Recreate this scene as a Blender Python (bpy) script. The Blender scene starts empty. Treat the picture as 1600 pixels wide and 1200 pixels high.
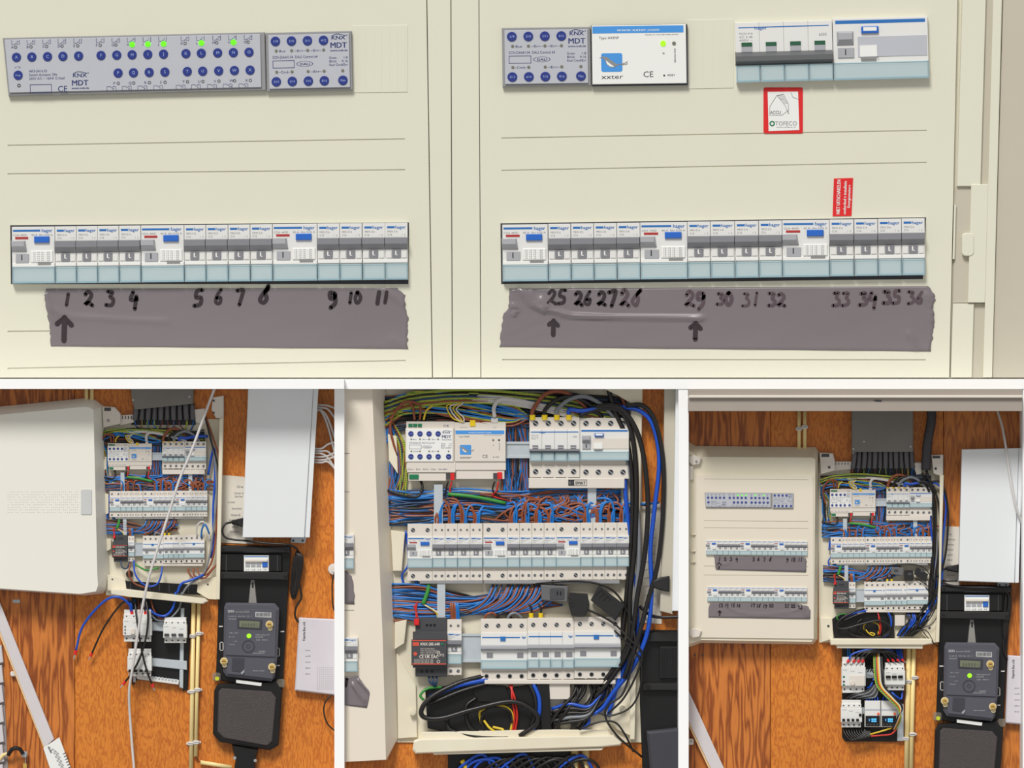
import bpy, math, random
from mathutils import Vector
random.seed(7)
# ------------------------------------------------------------------ camera, world, sun, exposure
U = .001; D = 10.0; Z0 = 1.5            # one unit below = 1 mm; the wall is 1.6 m x 1.2 m
sc = bpy.context.scene; COL = sc.collection
cam = bpy.data.objects.new('camera', bpy.data.cameras.new('camera')); COL.objects.link(cam)
cam.data.lens = 225; cam.data.sensor_width = 36; cam.location = (0, -D, Z0)
cam.rotation_euler = (math.pi/2, 0, 0); cam.data.clip_end = 100; sc.camera = cam
w = bpy.data.worlds.new('world'); sc.world = w; w.use_nodes = True
bg = w.node_tree.nodes['Background']; bg.inputs[0].default_value = (1, .985, .955, 1); bg.inputs[1].default_value = .43
sun = bpy.data.objects.new('sun', bpy.data.lights.new('sun', 'SUN')); COL.objects.link(sun)
sun.data.energy = 2.8; sun.data.angle = math.radians(18); sun.data.color = (1, .985, .95)
sun.rotation_euler = Vector((.30, 1, -1.12)).to_track_quat('-Z', 'Y').to_euler(); sun.location = (-1, -4, 5)
sc.view_settings.view_transform = 'Standard'; sc.view_settings.look = 'None'
sc.view_settings.gamma = 1; sc.view_settings.use_curve_mapping = False; sc.view_settings.exposure = 0.0

# ------------------------------------------------------------------ helpers
def kz(d): return (D-d*U)/D
def lin(c): return tuple(((v/255)/12.92 if v/255 <= .04045 else ((v/255+.055)/1.055)**2.4) for v in c)
MATS = {}
def mat(name, c, rough=.45, metal=0, var=.06, scale=30, bump=0, bscale=200, alpha=1, emit=0, c2=None, spec=.5):
    if name in MATS: return MATS[name]
    m = bpy.data.materials.new(name); m.use_nodes = True; nt = m.node_tree; N = nt.nodes; L = nt.links
    b = N['Principled BSDF']; c = lin(c)
    c2 = lin(c2) if c2 else tuple(v*(1-var*2) for v in c)
    tc = N.new('ShaderNodeTexCoord'); nz = N.new('ShaderNodeTexNoise'); nz.inputs['Scale'].default_value = scale
    nz.inputs['Detail'].default_value = 4; L.new(tc.outputs['Object'], nz.inputs['Vector'])
    mx = N.new('ShaderNodeMix'); mx.data_type = 'RGBA'; mx.inputs[6].default_value = (*c, 1); mx.inputs[7].default_value = (*c2, 1)
    L.new(nz.outputs[0], mx.inputs[0]); L.new(mx.outputs[2], b.inputs['Base Color'])
    b.inputs['Roughness'].default_value = rough; b.inputs['Metallic'].default_value = metal
    b.inputs['Specular IOR Level'].default_value = spec
    if alpha < 1: b.inputs['Alpha'].default_value = alpha
    if emit: b.inputs['Emission Color'].default_value = (*c, 1); b.inputs['Emission Strength'].default_value = emit
    if bump:
        n2 = N.new('ShaderNodeTexNoise'); n2.inputs['Scale'].default_value = bscale; L.new(tc.outputs['Object'], n2.inputs['Vector'])
        bp = N.new('ShaderNodeBump'); bp.inputs['Strength'].default_value = bump; bp.inputs['Distance'].default_value = .002
        L.new(n2.outputs[0], bp.inputs['Height']); L.new(bp.outputs[0], b.inputs['Normal'])
    MATS[name] = m; return m

def wood(name, light, dark, xs, zs, freq, seed, fine=.5):
    m = bpy.data.materials.new(name); m.use_nodes = True; nt = m.node_tree; N = nt.nodes; L = nt.links
    b = N['Principled BSDF']; b.inputs['Roughness'].default_value = .42
    def math_(op, a, bb):
        q = N.new('ShaderNodeMath'); q.operation = op
        for i, v in enumerate((a, bb)):
            if hasattr(v, 'links'): L.new(v, q.inputs[i])
            else: q.inputs[i].default_value = v
        return q.outputs[0]
    tc = N.new('ShaderNodeTexCoord')
    mp = N.new('ShaderNodeMapping'); mp.inputs['Scale'].default_value = (xs, 1, zs); mp.inputs['Location'].default_value = (seed, seed*.7, seed*1.3)
    L.new(tc.outputs['Object'], mp.inputs[0])
    n1 = N.new('ShaderNodeTexNoise'); n1.inputs['Scale'].default_value = 1; n1.inputs['Detail'].default_value = 2.5; n1.inputs['Roughness'].default_value = .45
    L.new(mp.outputs[0], n1.inputs['Vector'])
    s = math_('SINE', math_('MULTIPLY', n1.outputs[0], freq), 0)
    s = math_('ADD', math_('MULTIPLY', s, .5), .5)
    mp2 = N.new('ShaderNodeMapping'); mp2.inputs['Scale'].default_value = (700, 1, 60); L.new(tc.outputs['Object'], mp2.inputs[0])
    n2 = N.new('ShaderNodeTexNoise'); n2.inputs['Scale'].default_value = 1; n2.inputs['Detail'].default_value = 2; L.new(mp2.outputs[0], n2.inputs['Vector'])
    n3 = N.new('ShaderNodeTexNoise'); n3.inputs['Scale'].default_value = 9; n3.inputs['Detail'].default_value = 3; L.new(tc.outputs['Object'], n3.inputs['Vector'])
    s = math_('POWER', s, 1.6)
    s = math_('ADD', math_('MULTIPLY', s, 1-fine), math_('MULTIPLY', n2.outputs[0], fine))
    s = math_('ADD', math_('MULTIPLY', s, .75), math_('MULTIPLY', n3.outputs[0], .25))
    cr = N.new('ShaderNodeValToRGB'); cr.color_ramp.elements[0].position = .12; cr.color_ramp.elements[1].position = .72
    cr.color_ramp.elements[0].color = (*lin(light), 1); cr.color_ramp.elements[1].color = (*lin(dark), 1)
    L.new(s, cr.inputs[0]); L.new(cr.outputs[0], b.inputs['Base Color'])
    bp = N.new('ShaderNodeBump'); bp.inputs['Strength'].default_value = .12; bp.inputs['Distance'].default_value = .0008
    L.new(s, bp.inputs['Height']); L.new(bp.outputs[0], b.inputs['Normal'])
    MATS[name] = m; return m

_tc = {}
def glyph(s, bold):
    if (s, bold) in _tc: return _tc[(s, bold)]
    cu = bpy.data.curves.new('t', 'FONT'); cu.body = s; cu.size = 1; cu.resolution_u = 2
    ob = bpy.data.objects.new('t', cu); me = bpy.data.meshes.new_from_object(ob)
    v = [(p.co.x, p.co.y) for p in me.vertices]; f = [tuple(p.vertices) for p in me.polygons]
    bpy.data.objects.remove(ob); bpy.data.curves.remove(cu); bpy.data.meshes.remove(me)
    wd = max([p[0] for p in v]) if v else 0
    _tc[(s, bold)] = (v, f, wd); return _tc[(s, bold)]

def cat_rom(p, n=6):
    if len(p) < 3: return [Vector(q) for q in p]
    p = [Vector(q) for q in p]; q = [p[0]*2-p[1]]+p+[p[-1]*2-p[-2]]; out = []
    for i in range(1, len(q)-2):
        for k in range(n):
            t = k/n; a, b, c, d = q[i-1:i+3]
            out.append(.5*((2*b)+(c-a)*t+(2*a-5*b+4*c-d)*t*t+(3*b-a-3*c+d)*t**3))
    out.append(p[-1]); return out

class MB:
    def __init__(s): s.v = []; s.f = []; s.mi = []; s.m = 0
    def add(s, v, f):
        o = len(s.v); s.v += [tuple(p) for p in v]
        for q in f: s.f.append(tuple(i+o for i in q)); s.mi.append(s.m)
        return s
    def loft(s, A, dA, B, dB, cap0=True, cap1=True):
        n = len(A); v = [(x, y, dA) for x, y in A]+[(x, y, dB) for x, y in B]
        f = [(i, (i+1) % n, (i+1) % n+n, i+n) for i in range(n)]
        f = [q[::-1] for q in f]
        if cap1: f.append(tuple(range(n, 2*n)))
        if cap0: f.append(tuple(range(n))[::-1])
        return s.add(v, [q for q in f])
    def prism(s, P, d0, d1, b=0):
        if b:
            cx = sum(p[0] for p in P)/len(P); cy = sum(p[1] for p in P)/len(P); Q = []
            for x, y in P:
                Q.append((x+(b if x < cx-.01 else -b if x > cx+.01 else 0), y+(b if y < cy-.01 else -b if y > cy+.01 else 0)))
            s.loft(P, d0, P, d1-b, True, False); s.loft(P, d1-b, Q, d1, False, True); return s
        return s.loft(P, d0, P, d1)
    def box(s, x0, y0, x1, y1, d0, d1, b=0): return s.prism([(x0, y0), (x1, y0), (x1, y1), (x0, y1)], d0, d1, b)
    def rbox(s, x0, y0, x1, y1, d0, d1, r=3, b=0, n=3):
        P = []
        for cx, cy, a in ((x0+r, y0+r, 180), (x1-r, y0+r, 270), (x1-r, y1-r, 0), (x0+r, y1-r, 90)):
            for k in range(n+1):
                t = math.radians(a+90*k/n); P.append((cx+r*math.cos(t), cy+r*math.sin(t)))
        return s.prism(P, d0, d1, b)
    def cyl(s, x, y, r, d0, d1, n=12, r1=None, ry=None):
        A = [(x+r*math.cos(i*math.tau/n), y+(ry or r)*math.sin(i*math.tau/n)) for i in range(n)]
        k = 1 if r1 is None else r1/r
        B = [(x+(a-x)*k, y+(c-y)*k) for a, c in A]
        return s.loft(A, d0, B, d1)
    def ring(s, x, y, r0, r1, d0, d1, n=20, ry=1):
        A = [(x+r1*math.cos(i*math.tau/n), y+ry*r1*math.sin(i*math.tau/n)) for i in range(n)]
        B = [(x+r0*math.cos(i*math.tau/n), y+ry*r0*math.sin(i*math.tau/n)) for i in range(n)]
        v = [(a, b, d1) for a, b in A]+[(a, b, d1) for a, b in B]+[(a, b, d0) for a, b in A]
        f = [(i, (i+1) % n, (i+1) % n+n, i+n) for i in range(n)]+[(i, i+2*n, (i+1) % n+2*n, (i+1) % n) for i in range(n)]
        return s.add(v, f)
    def tube(s, path, r, n=6, sub=6):
        p = cat_rom(path, sub) if sub else [Vector(q) for q in path]
        v = []; f = []; up = Vector((0, 0, 1))
        for i, c in enumerate(p):
            t = (p[min(i+1, len(p)-1)]-p[max(i-1, 0)])
            if t.length < 1e-6: t = Vector((1, 0, 0))
            t.normalize(); a = up-t*up.dot(t)
            if a.length < .05: a = Vector((0, 1, 0))-t*t.y
            a.normalize(); b = t.cross(a); up = a
            for k in range(n):
                q = k*math.tau/n; v.append(c+a*r*math.cos(q)+b*r*math.sin(q))
        for i in range(len(p)-1):
            for k in range(n): f.append((i*n+k, i*n+(k+1) % n, (i+1)*n+(k+1) % n, (i+1)*n+k))
        f.append(tuple(range(n))[::-1]); f.append(tuple(range((len(p)-1)*n, len(p)*n)))
        return s.add(v, f)
    def stroke(s, pts, wd, d, sub=4):
        p = cat_rom([(x, y, 0) for x, y in pts], sub) if len(pts) > 2 and sub else [Vector((x, y, 0)) for x, y in pts]
        L = []; R = []
        for i, c in enumerate(p):
            t = p[min(i+1, len(p)-1)]-p[max(i-1, 0)]
            if t.length < 1e-6: t = Vector((1, 0, 0))
            t.normalize(); nrm = Vector((-t.y, t.x, 0))*wd/2; L.append(c+nrm); R.append(c-nrm)
        n = len(p); v = [(a.x, a.y, d) for a in L]+[(a.x, a.y, d) for a in R]
        s.add(v, [(i, i+1, n+i+1, n+i) for i in range(n-1)])
        for c, e in ((p[0], .01), (p[-1], .02)):
            m = 8; s.add([(c.x+wd/2*math.cos(k*math.tau/m), c.y+wd/2*math.sin(k*math.tau/m), d+e) for k in range(m)], [tuple(range(m))])
        return s
    def rect(s, x0, y0, x1, y1, d, wd=.5):
        for a in ((x0, y0, x1, y0+wd), (x0, y1-wd, x1, y1), (x0, y0, x0+wd, y1), (x1-wd, y0, x1, y1)): s.flat(*a, d)
        return s
    def flat(s, x0, y0, x1, y1, d): return s.box(x0, y0, x1, y1, d-.15, d)
    def text(s, t, x, y, h, d, an='l', bold=False, rot=0, fit=None):
        v, f, wd = glyph(t, False)
        if bold:
            e = h*.035
            s.text(t, x+e*math.cos(rot), y+e*math.sin(rot), h, d+.02, an, False, rot, fit); x -= e*math.cos(rot); y -= e*math.sin(rot)
        if not v: return s
        k = h/.7; kx = k if fit is None else fit/wd
        x0 = {'l': 0, 'c': -wd*kx/2, 'r': -wd*kx}[an]; c, sn = math.cos(rot), math.sin(rot); o = []
        for a, b in v:
            X = x0+a*kx; Y = -b*k; o.append((x+X*c-Y*sn, y+X*sn+Y*c, d))
        return s.add(o, f)
    def mesh(s, name, mats, ox, oy, od, k, smooth=False):
        me = bpy.data.meshes.new(name)
        me.from_pydata([((x-ox)*k*U, -(d-od)*U, -(y-oy)*k*U) for x, y, d in s.v], [], [q[::-1] for q in s.f])
        for m in (mats if isinstance(mats, (list, tuple)) else [mats]): me.materials.append(m)
        if any(s.mi): me.polygons.foreach_set('material_index', s.mi)
        if smooth: me.polygons.foreach_set('use_smooth', [True]*len(s.f))
        me.update(); return me

def tag(o, label=None, cat=None, group=None, kind=None):
    if label: o['label'] = label
    if cat: o['category'] = cat
    if group: o['group'] = group
    if kind: o['kind'] = kind
    return o
class Thing:
    """an Empty at (x, y, d) that parents its parts; parts are given in their own coordinates (a=False) or the wall's"""
    def __init__(s, name, label, cat, x, y, d=0, front=None, rot=0, group=None, kind=None, sc_=1):
        front = d if front is None else front; k = kz(front); s.k = k; s.x = x; s.y = y; s.d = d
        s.o = bpy.data.objects.new(name, None); COL.objects.link(s.o); s.o.empty_display_size = .01
        s.o.location = ((x-800)*U*k, -d*U, (600-y)*U*k+Z0); s.o.rotation_euler = (0, rot, 0); s.o.scale = (sc_,)*3
        tag(s.o, label, cat, group, kind)
    def part(s, name, mb, m, label=None, parent=None, a=True, smooth=False, kind=None, k=None):
        if name in ('printed_marks', 'score_lines', 'terminal_block') or name.endswith('_marks'): kind = 'stuff'
        me = mb.mesh(name, m, *((s.x, s.y, s.d) if a else (0, 0, 0)), (s.k if a else 1) if k is None else k, smooth)
        o = bpy.data.objects.new(name, me); COL.objects.link(o); o.parent = parent or s.o
        tag(o, label, kind=kind); return o
def dup(o, parent=None):
    c = o.copy(); COL.objects.link(c)
    if parent: c.parent = parent
    for ch in list(o.children): dup(ch, c)
    return c
def place(o, x, y, d, front, sc_=1, rot=0, label=None, group=None, sx=1):
    k = kz(front); o.location = ((x-800)*U*k, -d*U, (600-y)*U*k+Z0); o.rotation_euler = (0, rot, 0); o.scale = (sc_*sx, sc_, sc_)
    if label: o['label'] = label
    if group: o['group'] = group
    elif 'group' in o: del o['group']
    return o
class Proto:
    """first use moves the original, later uses copy it"""
    def __init__(s, fn): s.fn = fn; s.t = None; s.used = False
    def put(s, *a, **kw):
        if s.t is None: s.t = s.fn(); return place(s.t.o, *a, **kw)
        return place(dup(s.t.o), *a, **kw)
def solo(name, label, cat, mb, m, group=None, kind=None, smooth=False):
    xs = [p[0] for p in mb.v]; ys = [p[1] for p in mb.v]; ds = [p[2] for p in mb.v]
    ox = (min(xs)+max(xs))/2; oy = (min(ys)+max(ys))/2; od = min(ds); k = kz((min(ds)+max(ds))/2 if smooth else max(ds))
    o = bpy.data.objects.new(name, mb.mesh(name, m, ox, oy, od, k, smooth)); COL.objects.link(o)
    o.location = ((ox-800)*U*k, -od*U, (600-oy)*U*k+Z0); tag(o, label, cat, group, kind); return o

ORD = ['zeroth', 'first', 'second', 'third', 'fourth', 'fifth', 'sixth', 'seventh', 'eighth', 'ninth', 'tenth', 'eleventh', 'twelfth', 'thirteenth', 'fourteenth', 'fifteenth', 'sixteenth']

NUMW = {}
for i_, w_ in enumerate('one two three four five six seven eight nine ten eleven'.split()): NUMW[str(i_+1)] = w_
for i_, w_ in enumerate('twenty-five twenty-six twenty-seven twenty-eight twenty-nine thirty thirty-one thirty-two thirty-three thirty-four thirty-five thirty-six'.split()): NUMW[str(i_+25)] = w_
# materials
cream = mat('cream_plastic', (221, 219, 201), .38, var=.02, scale=6, bump=.05, bscale=500)
cream2 = mat('cream_backing_board', (224, 219, 198), .42, var=.03, scale=8)  # slightly yellower cream of the backing board
taupe = mat('taupe_door_and_shade', (196, 189, 172), .4, var=.04, scale=5)  # door colour; also stands for shade on recess floors and box side
white = mat('white_lacquer', (250, 250, 250), .5, var=0)
doorw = mat('white_door_lacquer', (234, 232, 222), .3, var=.02, scale=5)
encl = mat('ivory_enclosure', (234, 227, 208), .45, var=.04, scale=14, c2=(218, 208, 182))
tan_door = mat('tan_door_lacquer', (232, 222, 206), .4, var=.03, scale=6)
hous = mat('white_device_plastic', (226, 225, 222), .4, var=.02)
hous2 = mat('off_white_device_plastic', (222, 214, 204), .4, var=.03)
label_w = mat('device_label_white', (233, 233, 230), .5, var=.01)
tog = mat('grey_toggle', (132, 132, 138), .4, var=.03)
togl = mat('light_grey_toggle', (170, 171, 176), .4, var=.03)
togd = mat('dark_toggle', (98, 100, 102), .4, var=.03)
blue = mat('blue_plastic', (38, 104, 200), .35)
bluep = mat('blue_print', (35, 110, 185), .5)
cover = mat('pale_blue_cover', (196, 216, 220), .15, var=.03, alpha=.7)
coverr = mat('blue_cover_rim', (160, 194, 206), .15, alpha=.8)
redp = mat('red_print', (176, 52, 52), .5)
red = mat('red_plastic', (222, 34, 36), .4)
black = mat('black_plastic', (26, 25, 26), .35, var=.1, spec=.4)
blackm = mat('black_rubber', (34, 33, 34), .42, var=.1)
ink = mat('grey_print', (140, 140, 140), .6)
inkd = mat('dark_print', (50, 52, 60), .6)
navy = mat('navy_print', (38, 52, 110), .6)
navyb = mat('navy_button', (36, 54, 134), .4)
btxt = mat('button_print', (170, 185, 230), .5)
grey = mat('grey_face', (186, 188, 196), .45, var=.03)
greyr = mat('grey_rim', (150, 150, 152), .4)
ledoff = mat('led_off', (120, 118, 105), .4)
ledon = mat('led_green_lit', (90, 255, 20), .4, emit=1.0)
lime = mat('led_lime_lit', (150, 240, 30), .4, emit=.7)
metal = mat('galvanised_steel', (190, 195, 200), .35, .6, var=.08, scale=60)
metalw = mat('zinc_rail', (200, 208, 214), .35, .2, var=.08, scale=80)
tapem = mat('grey_duct_tape', (124, 116, 120), .26, var=.04, scale=8)
marker = mat('marker_ink', (46, 34, 40), .6)
markf = mat('faded_marker_ink', (86, 70, 78), .6)
green = mat('green_plastic', (20, 120, 80), .4)
greend = mat('green_window', (40, 92, 66), .4)
yel = mat('yellow_plastic', (240, 205, 20), .4)
brass = mat('brass_knob', (214, 176, 90), .35, .3)
sky = mat('sky_blue_print', (70, 150, 225), .5)
psug = mat('charcoal_device', (70, 70, 74), .45)
meterg = mat('slate_meter_plastic', (84, 84, 94), .4, var=.05)
meterd = mat('dark_slate_plastic', (62, 62, 70), .4)
condu = mat('cream_conduit', (246, 222, 156), .4, var=.05)
clipm = mat('white_clip', (225, 220, 215), .4)
boxw = mat('pale_metal_cover', (228, 231, 233), .32, var=.02, scale=4)
trunk = mat('grey_trunking', (130, 126, 121), .5, var=.12, scale=25, c2=(112, 106, 100))
hosem = mat('grey_hose', (104, 102, 106), .5, var=.15)
shelfm = mat('shelf_backlit_tone', (166, 156, 146), .4, var=.04)  # darkened as a backlit front, the shade is in the colour
paper = mat('paper', (226, 219, 206), .7, var=.03, scale=12)
brown = mat('brown_wire', (150, 80, 50), .38, var=.15)
bluw = mat('blue_wire', (24, 118, 200), .36, var=.12)
bluk = mat('dark_blue_wire', (24, 84, 200), .36, var=.12)
blud = mat('deep_blue_wire', (24, 58, 98), .4, var=.12)  # darkened blue for the tangle, shade put into the wire colour
blkw = mat('black_wire', (28, 25, 24), .38, var=.12)
gryw = mat('grey_wire', (132, 136, 142), .4, var=.1)
whtw = mat('white_cable', (214, 210, 208), .38, var=.04)
redw = mat('red_wire', (205, 45, 35), .4)
yelw = mat('yellow_wire', (228, 196, 50), .4)
grnw = mat('green_wire', (60, 150, 60), .4, var=.1)
def gy():
    m = mat('green_yellow_wire', (92, 140, 52), .4); nt = m.node_tree; N = nt.nodes; L = nt.links
    tc = N.new('ShaderNodeTexCoord'); wv = N.new('ShaderNodeTexWave'); wv.bands_direction = 'Z'; wv.inputs['Scale'].default_value = 90; wv.inputs['Distortion'].default_value = 6
    wv.inputs['Detail Scale'].default_value = 20
    L.new(tc.outputs['Object'], wv.inputs[0]); cr = N.new('ShaderNodeValToRGB'); cr.color_ramp.interpolation = 'CONSTANT'
    cr.color_ramp.elements[0].color = (*lin((72, 140, 52)), 1); cr.color_ramp.elements[1].position = .5; cr.color_ramp.elements[1].color = (*lin((202, 190, 60)), 1)
    L.new(wv.outputs[1], cr.inputs[0]); L.new(cr.outputs[0], N['Principled BSDF'].inputs['Base Color']); return m
gyw = gy()
copper = mat('copper', (200, 120, 80), .3, .8)
lcd = mat('lcd_glass', (118, 122, 100), .2)
brickm = mat('white_painted_brick', (214, 208, 212), .6, var=.08, bump=.3)
WM = {'blue': bluw, 'brown': brown, 'black': blkw, 'grey': gryw, 'white': whtw, 'red': redw, 'yellow': yelw, 'green': grnw, 'striped': gyw, 'navy': bluk, 'deep': blud}
WN = {'blue': 'blue', 'brown': 'brown', 'black': 'black', 'grey': 'grey', 'white': 'white', 'red': 'red', 'yellow': 'yellow', 'green': 'green', 'striped': 'green and yellow', 'navy': 'thick blue', 'deep': 'deep blue'}
# ------------------------------------------------------------------ the setting: wooden wall, its boards, white mullions
wood1 = wood('oak_veneer_left', (224, 136, 58), (138, 68, 20), 55, 5.5, 44, 3.1, .45)
wood2 = wood('oak_veneer_right', (230, 142, 50), (180, 96, 26), 130, 42, 30, 8.7, .6)
wood3 = wood('oak_veneer_dark', (218, 134, 54), (160, 86, 28), 60, 10, 45, 14.2, .52)
wb = MB().box(-420, -420, 2020, 1620, -40, -16)
W = solo('wall_back', None, None, wb, mat('wall_backing', (120, 80, 50)), kind='structure')
kW = kz(-16)
def setp(name, mb, m, par=W, smooth=False):
    o = solo(name, None, None, mb, m, smooth=smooth); o.parent = par; o.matrix_parent_inverse = par.matrix_basis.inverted(); return o
for x0, x1, m in ((-400, 116.5, wood1), (117.3, 532, wood2), (533, 1066, wood2), (1067, 1203.8, wood1), (1204.6, 1474, wood2), (1474.8, 2000, wood3)):
    setp('wood_panel', MB().box(x0, 600, x1, 1600, -15, 0, .4), m)
setp('board', MB().box(-400, -400, 2000, 600, -15, -7), cream2)
def trim(n, *b): solo('trim_%d' % n, None, None, MB().box(*b), white, kind='structure')
trim(1, -400, 592, 2000, 608, -8, 62)
trim(5, -400, 592.5, 537.6, 607.7, -8, 105)  # added deeper bar, stands in for an unseen shelf and shades the bottom left
trim(2, 522.5, 608.2, 538, 1590, -2, 61)
trim(3, 1060, 608.2, 1076, 1590, -2, 61)
trim(4, 1598, 608.2, 1614, 1590, -2, 61)

# ------------------------------------------------------------------ device builders (own coordinates, module 35 wide = scale 1)
def face_marks(mb, w, h, f, d, narrow):
    mb.m = 0
    if narrow: mb.flat(w*.09, h*.055, w*.42, h*.092, d); mb.text('hager', w*.44, h*.098, h*.055, d, bold=True, fit=w*.47)
    else: mb.flat(w*.03, h*.05, w*.66, h*.085, d); mb.text('hager', w*.69, h*.095, h*.06, d, bold=True, fit=w*.25)
    mb.m = 1
    if narrow: mb.text('MKN 516', w*.1, h*.165, h*.035, d, fit=w*.44); mb.text('C16', w*.1, h*.22, h*.035, d, fit=w*.2); mb.text('1  2', w*.72, h*.22, h*.03, d)
    else: mb.text('CDA 440D', w*.03, h*.16, h*.035, d, fit=w*.32); mb.text('40 A  IAn 0.03 A', w*.45, h*.16, h*.035, d, fit=w*.5)
def screws(mb, xs, y, r, d, slots=True):
    for x in xs:
        mb.m = 0; mb.ring(x, y, r*.78, r, d-.5, d+.5, 10); mb.m = 1; mb.cyl(x, y, r*.8, d-1, d+.12, 10)
        mb.m = 2
        if slots: mb.stroke([(x-r*.5, y-r*.4), (x+r*.5, y+r*.4)], r*.35, d+.4, 0)
def device(kind, w, h, tt=0, tb=0, f=1.0, n=1):
    """modular device: kind mcb / rcd / mcb2 / pole4 / rcd4 / main / mainb; h front height, tt/tb terminal shoulders"""
    nm = {'mcb': 'circuit_breaker', 'mcb2': 'double_circuit_breaker', 'rcd': 'residual_current_switch', 'pole4': 'four_pole_breaker', 'rcd4': 'four_pole_residual_current_switch', 'main': 'four_pole_residual_current_switch', 'mainb': 'four_pole_breaker'}[kind]
    t = Thing(nm, '', {'rcd': 'switch', 'rcd4': 'switch', 'main': 'switch'}.get(kind, 'breaker'), 800, 600)
    g = .35*f; D0 = 10*f; P = lambda *a, **k: t.part(*a, a=False, **k)
    b = MB()
    if kind in ('pole4', 'mainb', 'mcb2'):
        q = 4 if kind != 'mcb2' else 2
        for i in range(q): b.box(w*i/q+(g if i == 0 else .12), 0, w*(i+1)/q-(g if i == q-1 else .12), h*.985, 0, D0, .5*f)
    else: b.box(g, 0, w-g, h*.985, 0, D0, .5*f)
    housing = P('housing', b, hous)
    sh = MB(); sb = MB(); npole = {'mcb': 2, 'rcd': 2, 'mcb2': 4}.get(kind, 4)
    xs = [w*(i+.5)/npole for i in range(npole)]; r = min(w/npole*.24, 4.6*f) if kind != 'rcd' else w*.09
    if kind == 'rcd': xs = [w*.22, w*.8]
    if tt:
        sh.box(g, -tt, w-g, 1, 0, 5*f, .5*f)
        for x in ([w*.5] if kind == 'rcd' else [w*i/npole for i in range(1, npole)] if npole == 4 else []): sh.box(x-.8*f, -tt-1*f, x+.8*f, -tt+1.5*f, 0, 5.2*f)
        screws(sb, xs, -tt*.5, r*(.75 if kind == 'mcb' else 1), 5.1*f)
    if tb:
        sh.box(g, h*.985, w-g, h+tb*.3, 0, 3.5*f); sh.box(g, h+tb*.25, w-g, h+tb, 0, 5.5*f, .5*f); screws(sb, xs, h+tb*.63, r, 5.6*f, kind[:4] != 'main')
        for x in xs[:-1]: sh.box(x+w/npole*.42, h+tb*.9, x+w/npole*.58, h+tb+1*f, 0, 5.2*f)
    if tt or tb: P('terminal_block', sh, hous2); P('terminal_screws', sb, [greyr, black, metal], kind='stuff')
    d = D0+.2
    if kind in ('mcb', 'mcb2'):
        mk = MB(); q = 1 if kind == 'mcb' else 2
        for i in range(q):
            W_ = w/q; m2 = MB(); face_marks(m2, W_, h, f, d, True); mk.m = 0
            o = len(mk.v); mk.v += [(x+i*W_, y, z) for x, y, z in m2.v]; mk.f += [tuple(a+o for a in q_) for q_ in m2.f]; mk.mi += m2.mi
            x0 = i*W_
            tg = MB(); A = [(x0-.6*f, h*.245), (x0+W_-.9*f, h*.245), (x0+W_-.9*f, h*.47), (x0-.6*f, h*.47)]
            B = [(x0-.4*f, h*.26), (x0+W_-1.3*f, h*.26), (x0+W_-1.3*f, h*.36), (x0-.4*f, h*.36)]
            tg.loft(A, D0-1, B, D0+10*f); P('toggle', tg, tog)
            wd = MB().box(x0+W_*.3, h*.47, x0+W_*.68, h*.61, D0-1, D0+1.6*f, .3*f); ro = P('position_window', wd, tog)
            w2 = MB(); w2.stroke([(x0+W_*.46, h*.49), (x0+W_*.46, h*.545)], 2*f, D0+1.9*f, 0); w2.stroke([(x0+W_*.46, h*.555), (x0+W_*.54, h*.555)], 1*f, D0+1.9*f, 0); P('position_mark', w2, label_w, parent=ro)
            w3 = MB()
            for a_, b_ in ((.04, .27), (.71, .94)): w3.loft([(x0+W_*a_, h*.47), (x0+W_*b_, h*.47), (x0+W_*b_, h*.615), (x0+W_*a_, h*.615)], D0-1, [(x0+W_*a_, h*.49), (x0+W_*b_, h*.49), (x0+W_*b_, h*.6), (x0+W_*a_, h*.6)], D0+2*f)
            P('toggle_cheek', w3, hous)
        P('printed_marks', mk, [bluep, ink])
        P('ledge', MB().box(g*2, h*.625, w-2*g, h*.69, D0-1, D0+2.4*f, .5*f), label_w)
    elif kind == 'rcd':
        mk = MB(); face_marks(mk, w, h, f, d, False)
        for k in range(5):
            mk.text('12 14 16 .. 20', w*.48, h*(.46+.035*k), h*.024, D0+2.6*f, fit=w*.4)
        P('printed_marks', mk, [bluep, ink])
        P('red_strip', MB().box(w*.08, h*.175, w*.38, h*.215, D0-1, D0+.6*f), redp, label='dark red strip')
        P('test_button', MB().box(w*.52, h*.17, w*.87, h*.28, D0-1, D0+4*f, 1*f), blue, label='blue test button')
        A = [(-1*f, h*.24), (w*.32, h*.24), (w*.36, h*.45), (0, h*.45)]; B = [(0, h*.255), (w*.29, h*.255), (w*.29, h*.34), (0, h*.34)]
        P('toggle', MB().loft(A, D0-1, B, D0+9*f), togl)
        ro = P('position_window', MB().box(w*.09, h*.47, w*.39, h*.63, D0-1, D0+2*f, .5*f), togl)
        P('position_mark', MB().stroke([(w*.23, h*.49), (w*.23, h*.575)], 1.7*f, D0+2.3*f, 0), inkd, parent=ro)
        P('rating_plate', MB().box(w*.44, h*.42, w*.95, h*.62, D0-1, D0+2.4*f, .8*f), label_w)
        P('ledge', MB().box(g*2, h*.635, w-2*g, h*.7, D0-1, D0+2.4*f, .5*f), label_w)
        P('slot', MB().box(w*.6, h*.62, w*.9, h*.665, D0, D0+3*f), ink)
    elif kind == 'pole4':
        mk = MB(); mk.m = 0; mk.stroke([(w*.04, h*.085), (w*.96, h*.08)], 1.6*f, d, 0); mk.text('hager', w*.2, h*.12, h*.05, d, bold=True, fit=w*.13); mk.m = 1
        for k in range(3): mk.text(('MCN 416', 'C16', '400V ~')[k], w*.04, h*(.2+.055*k), h*.035, d, fit=w*.14)
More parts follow.
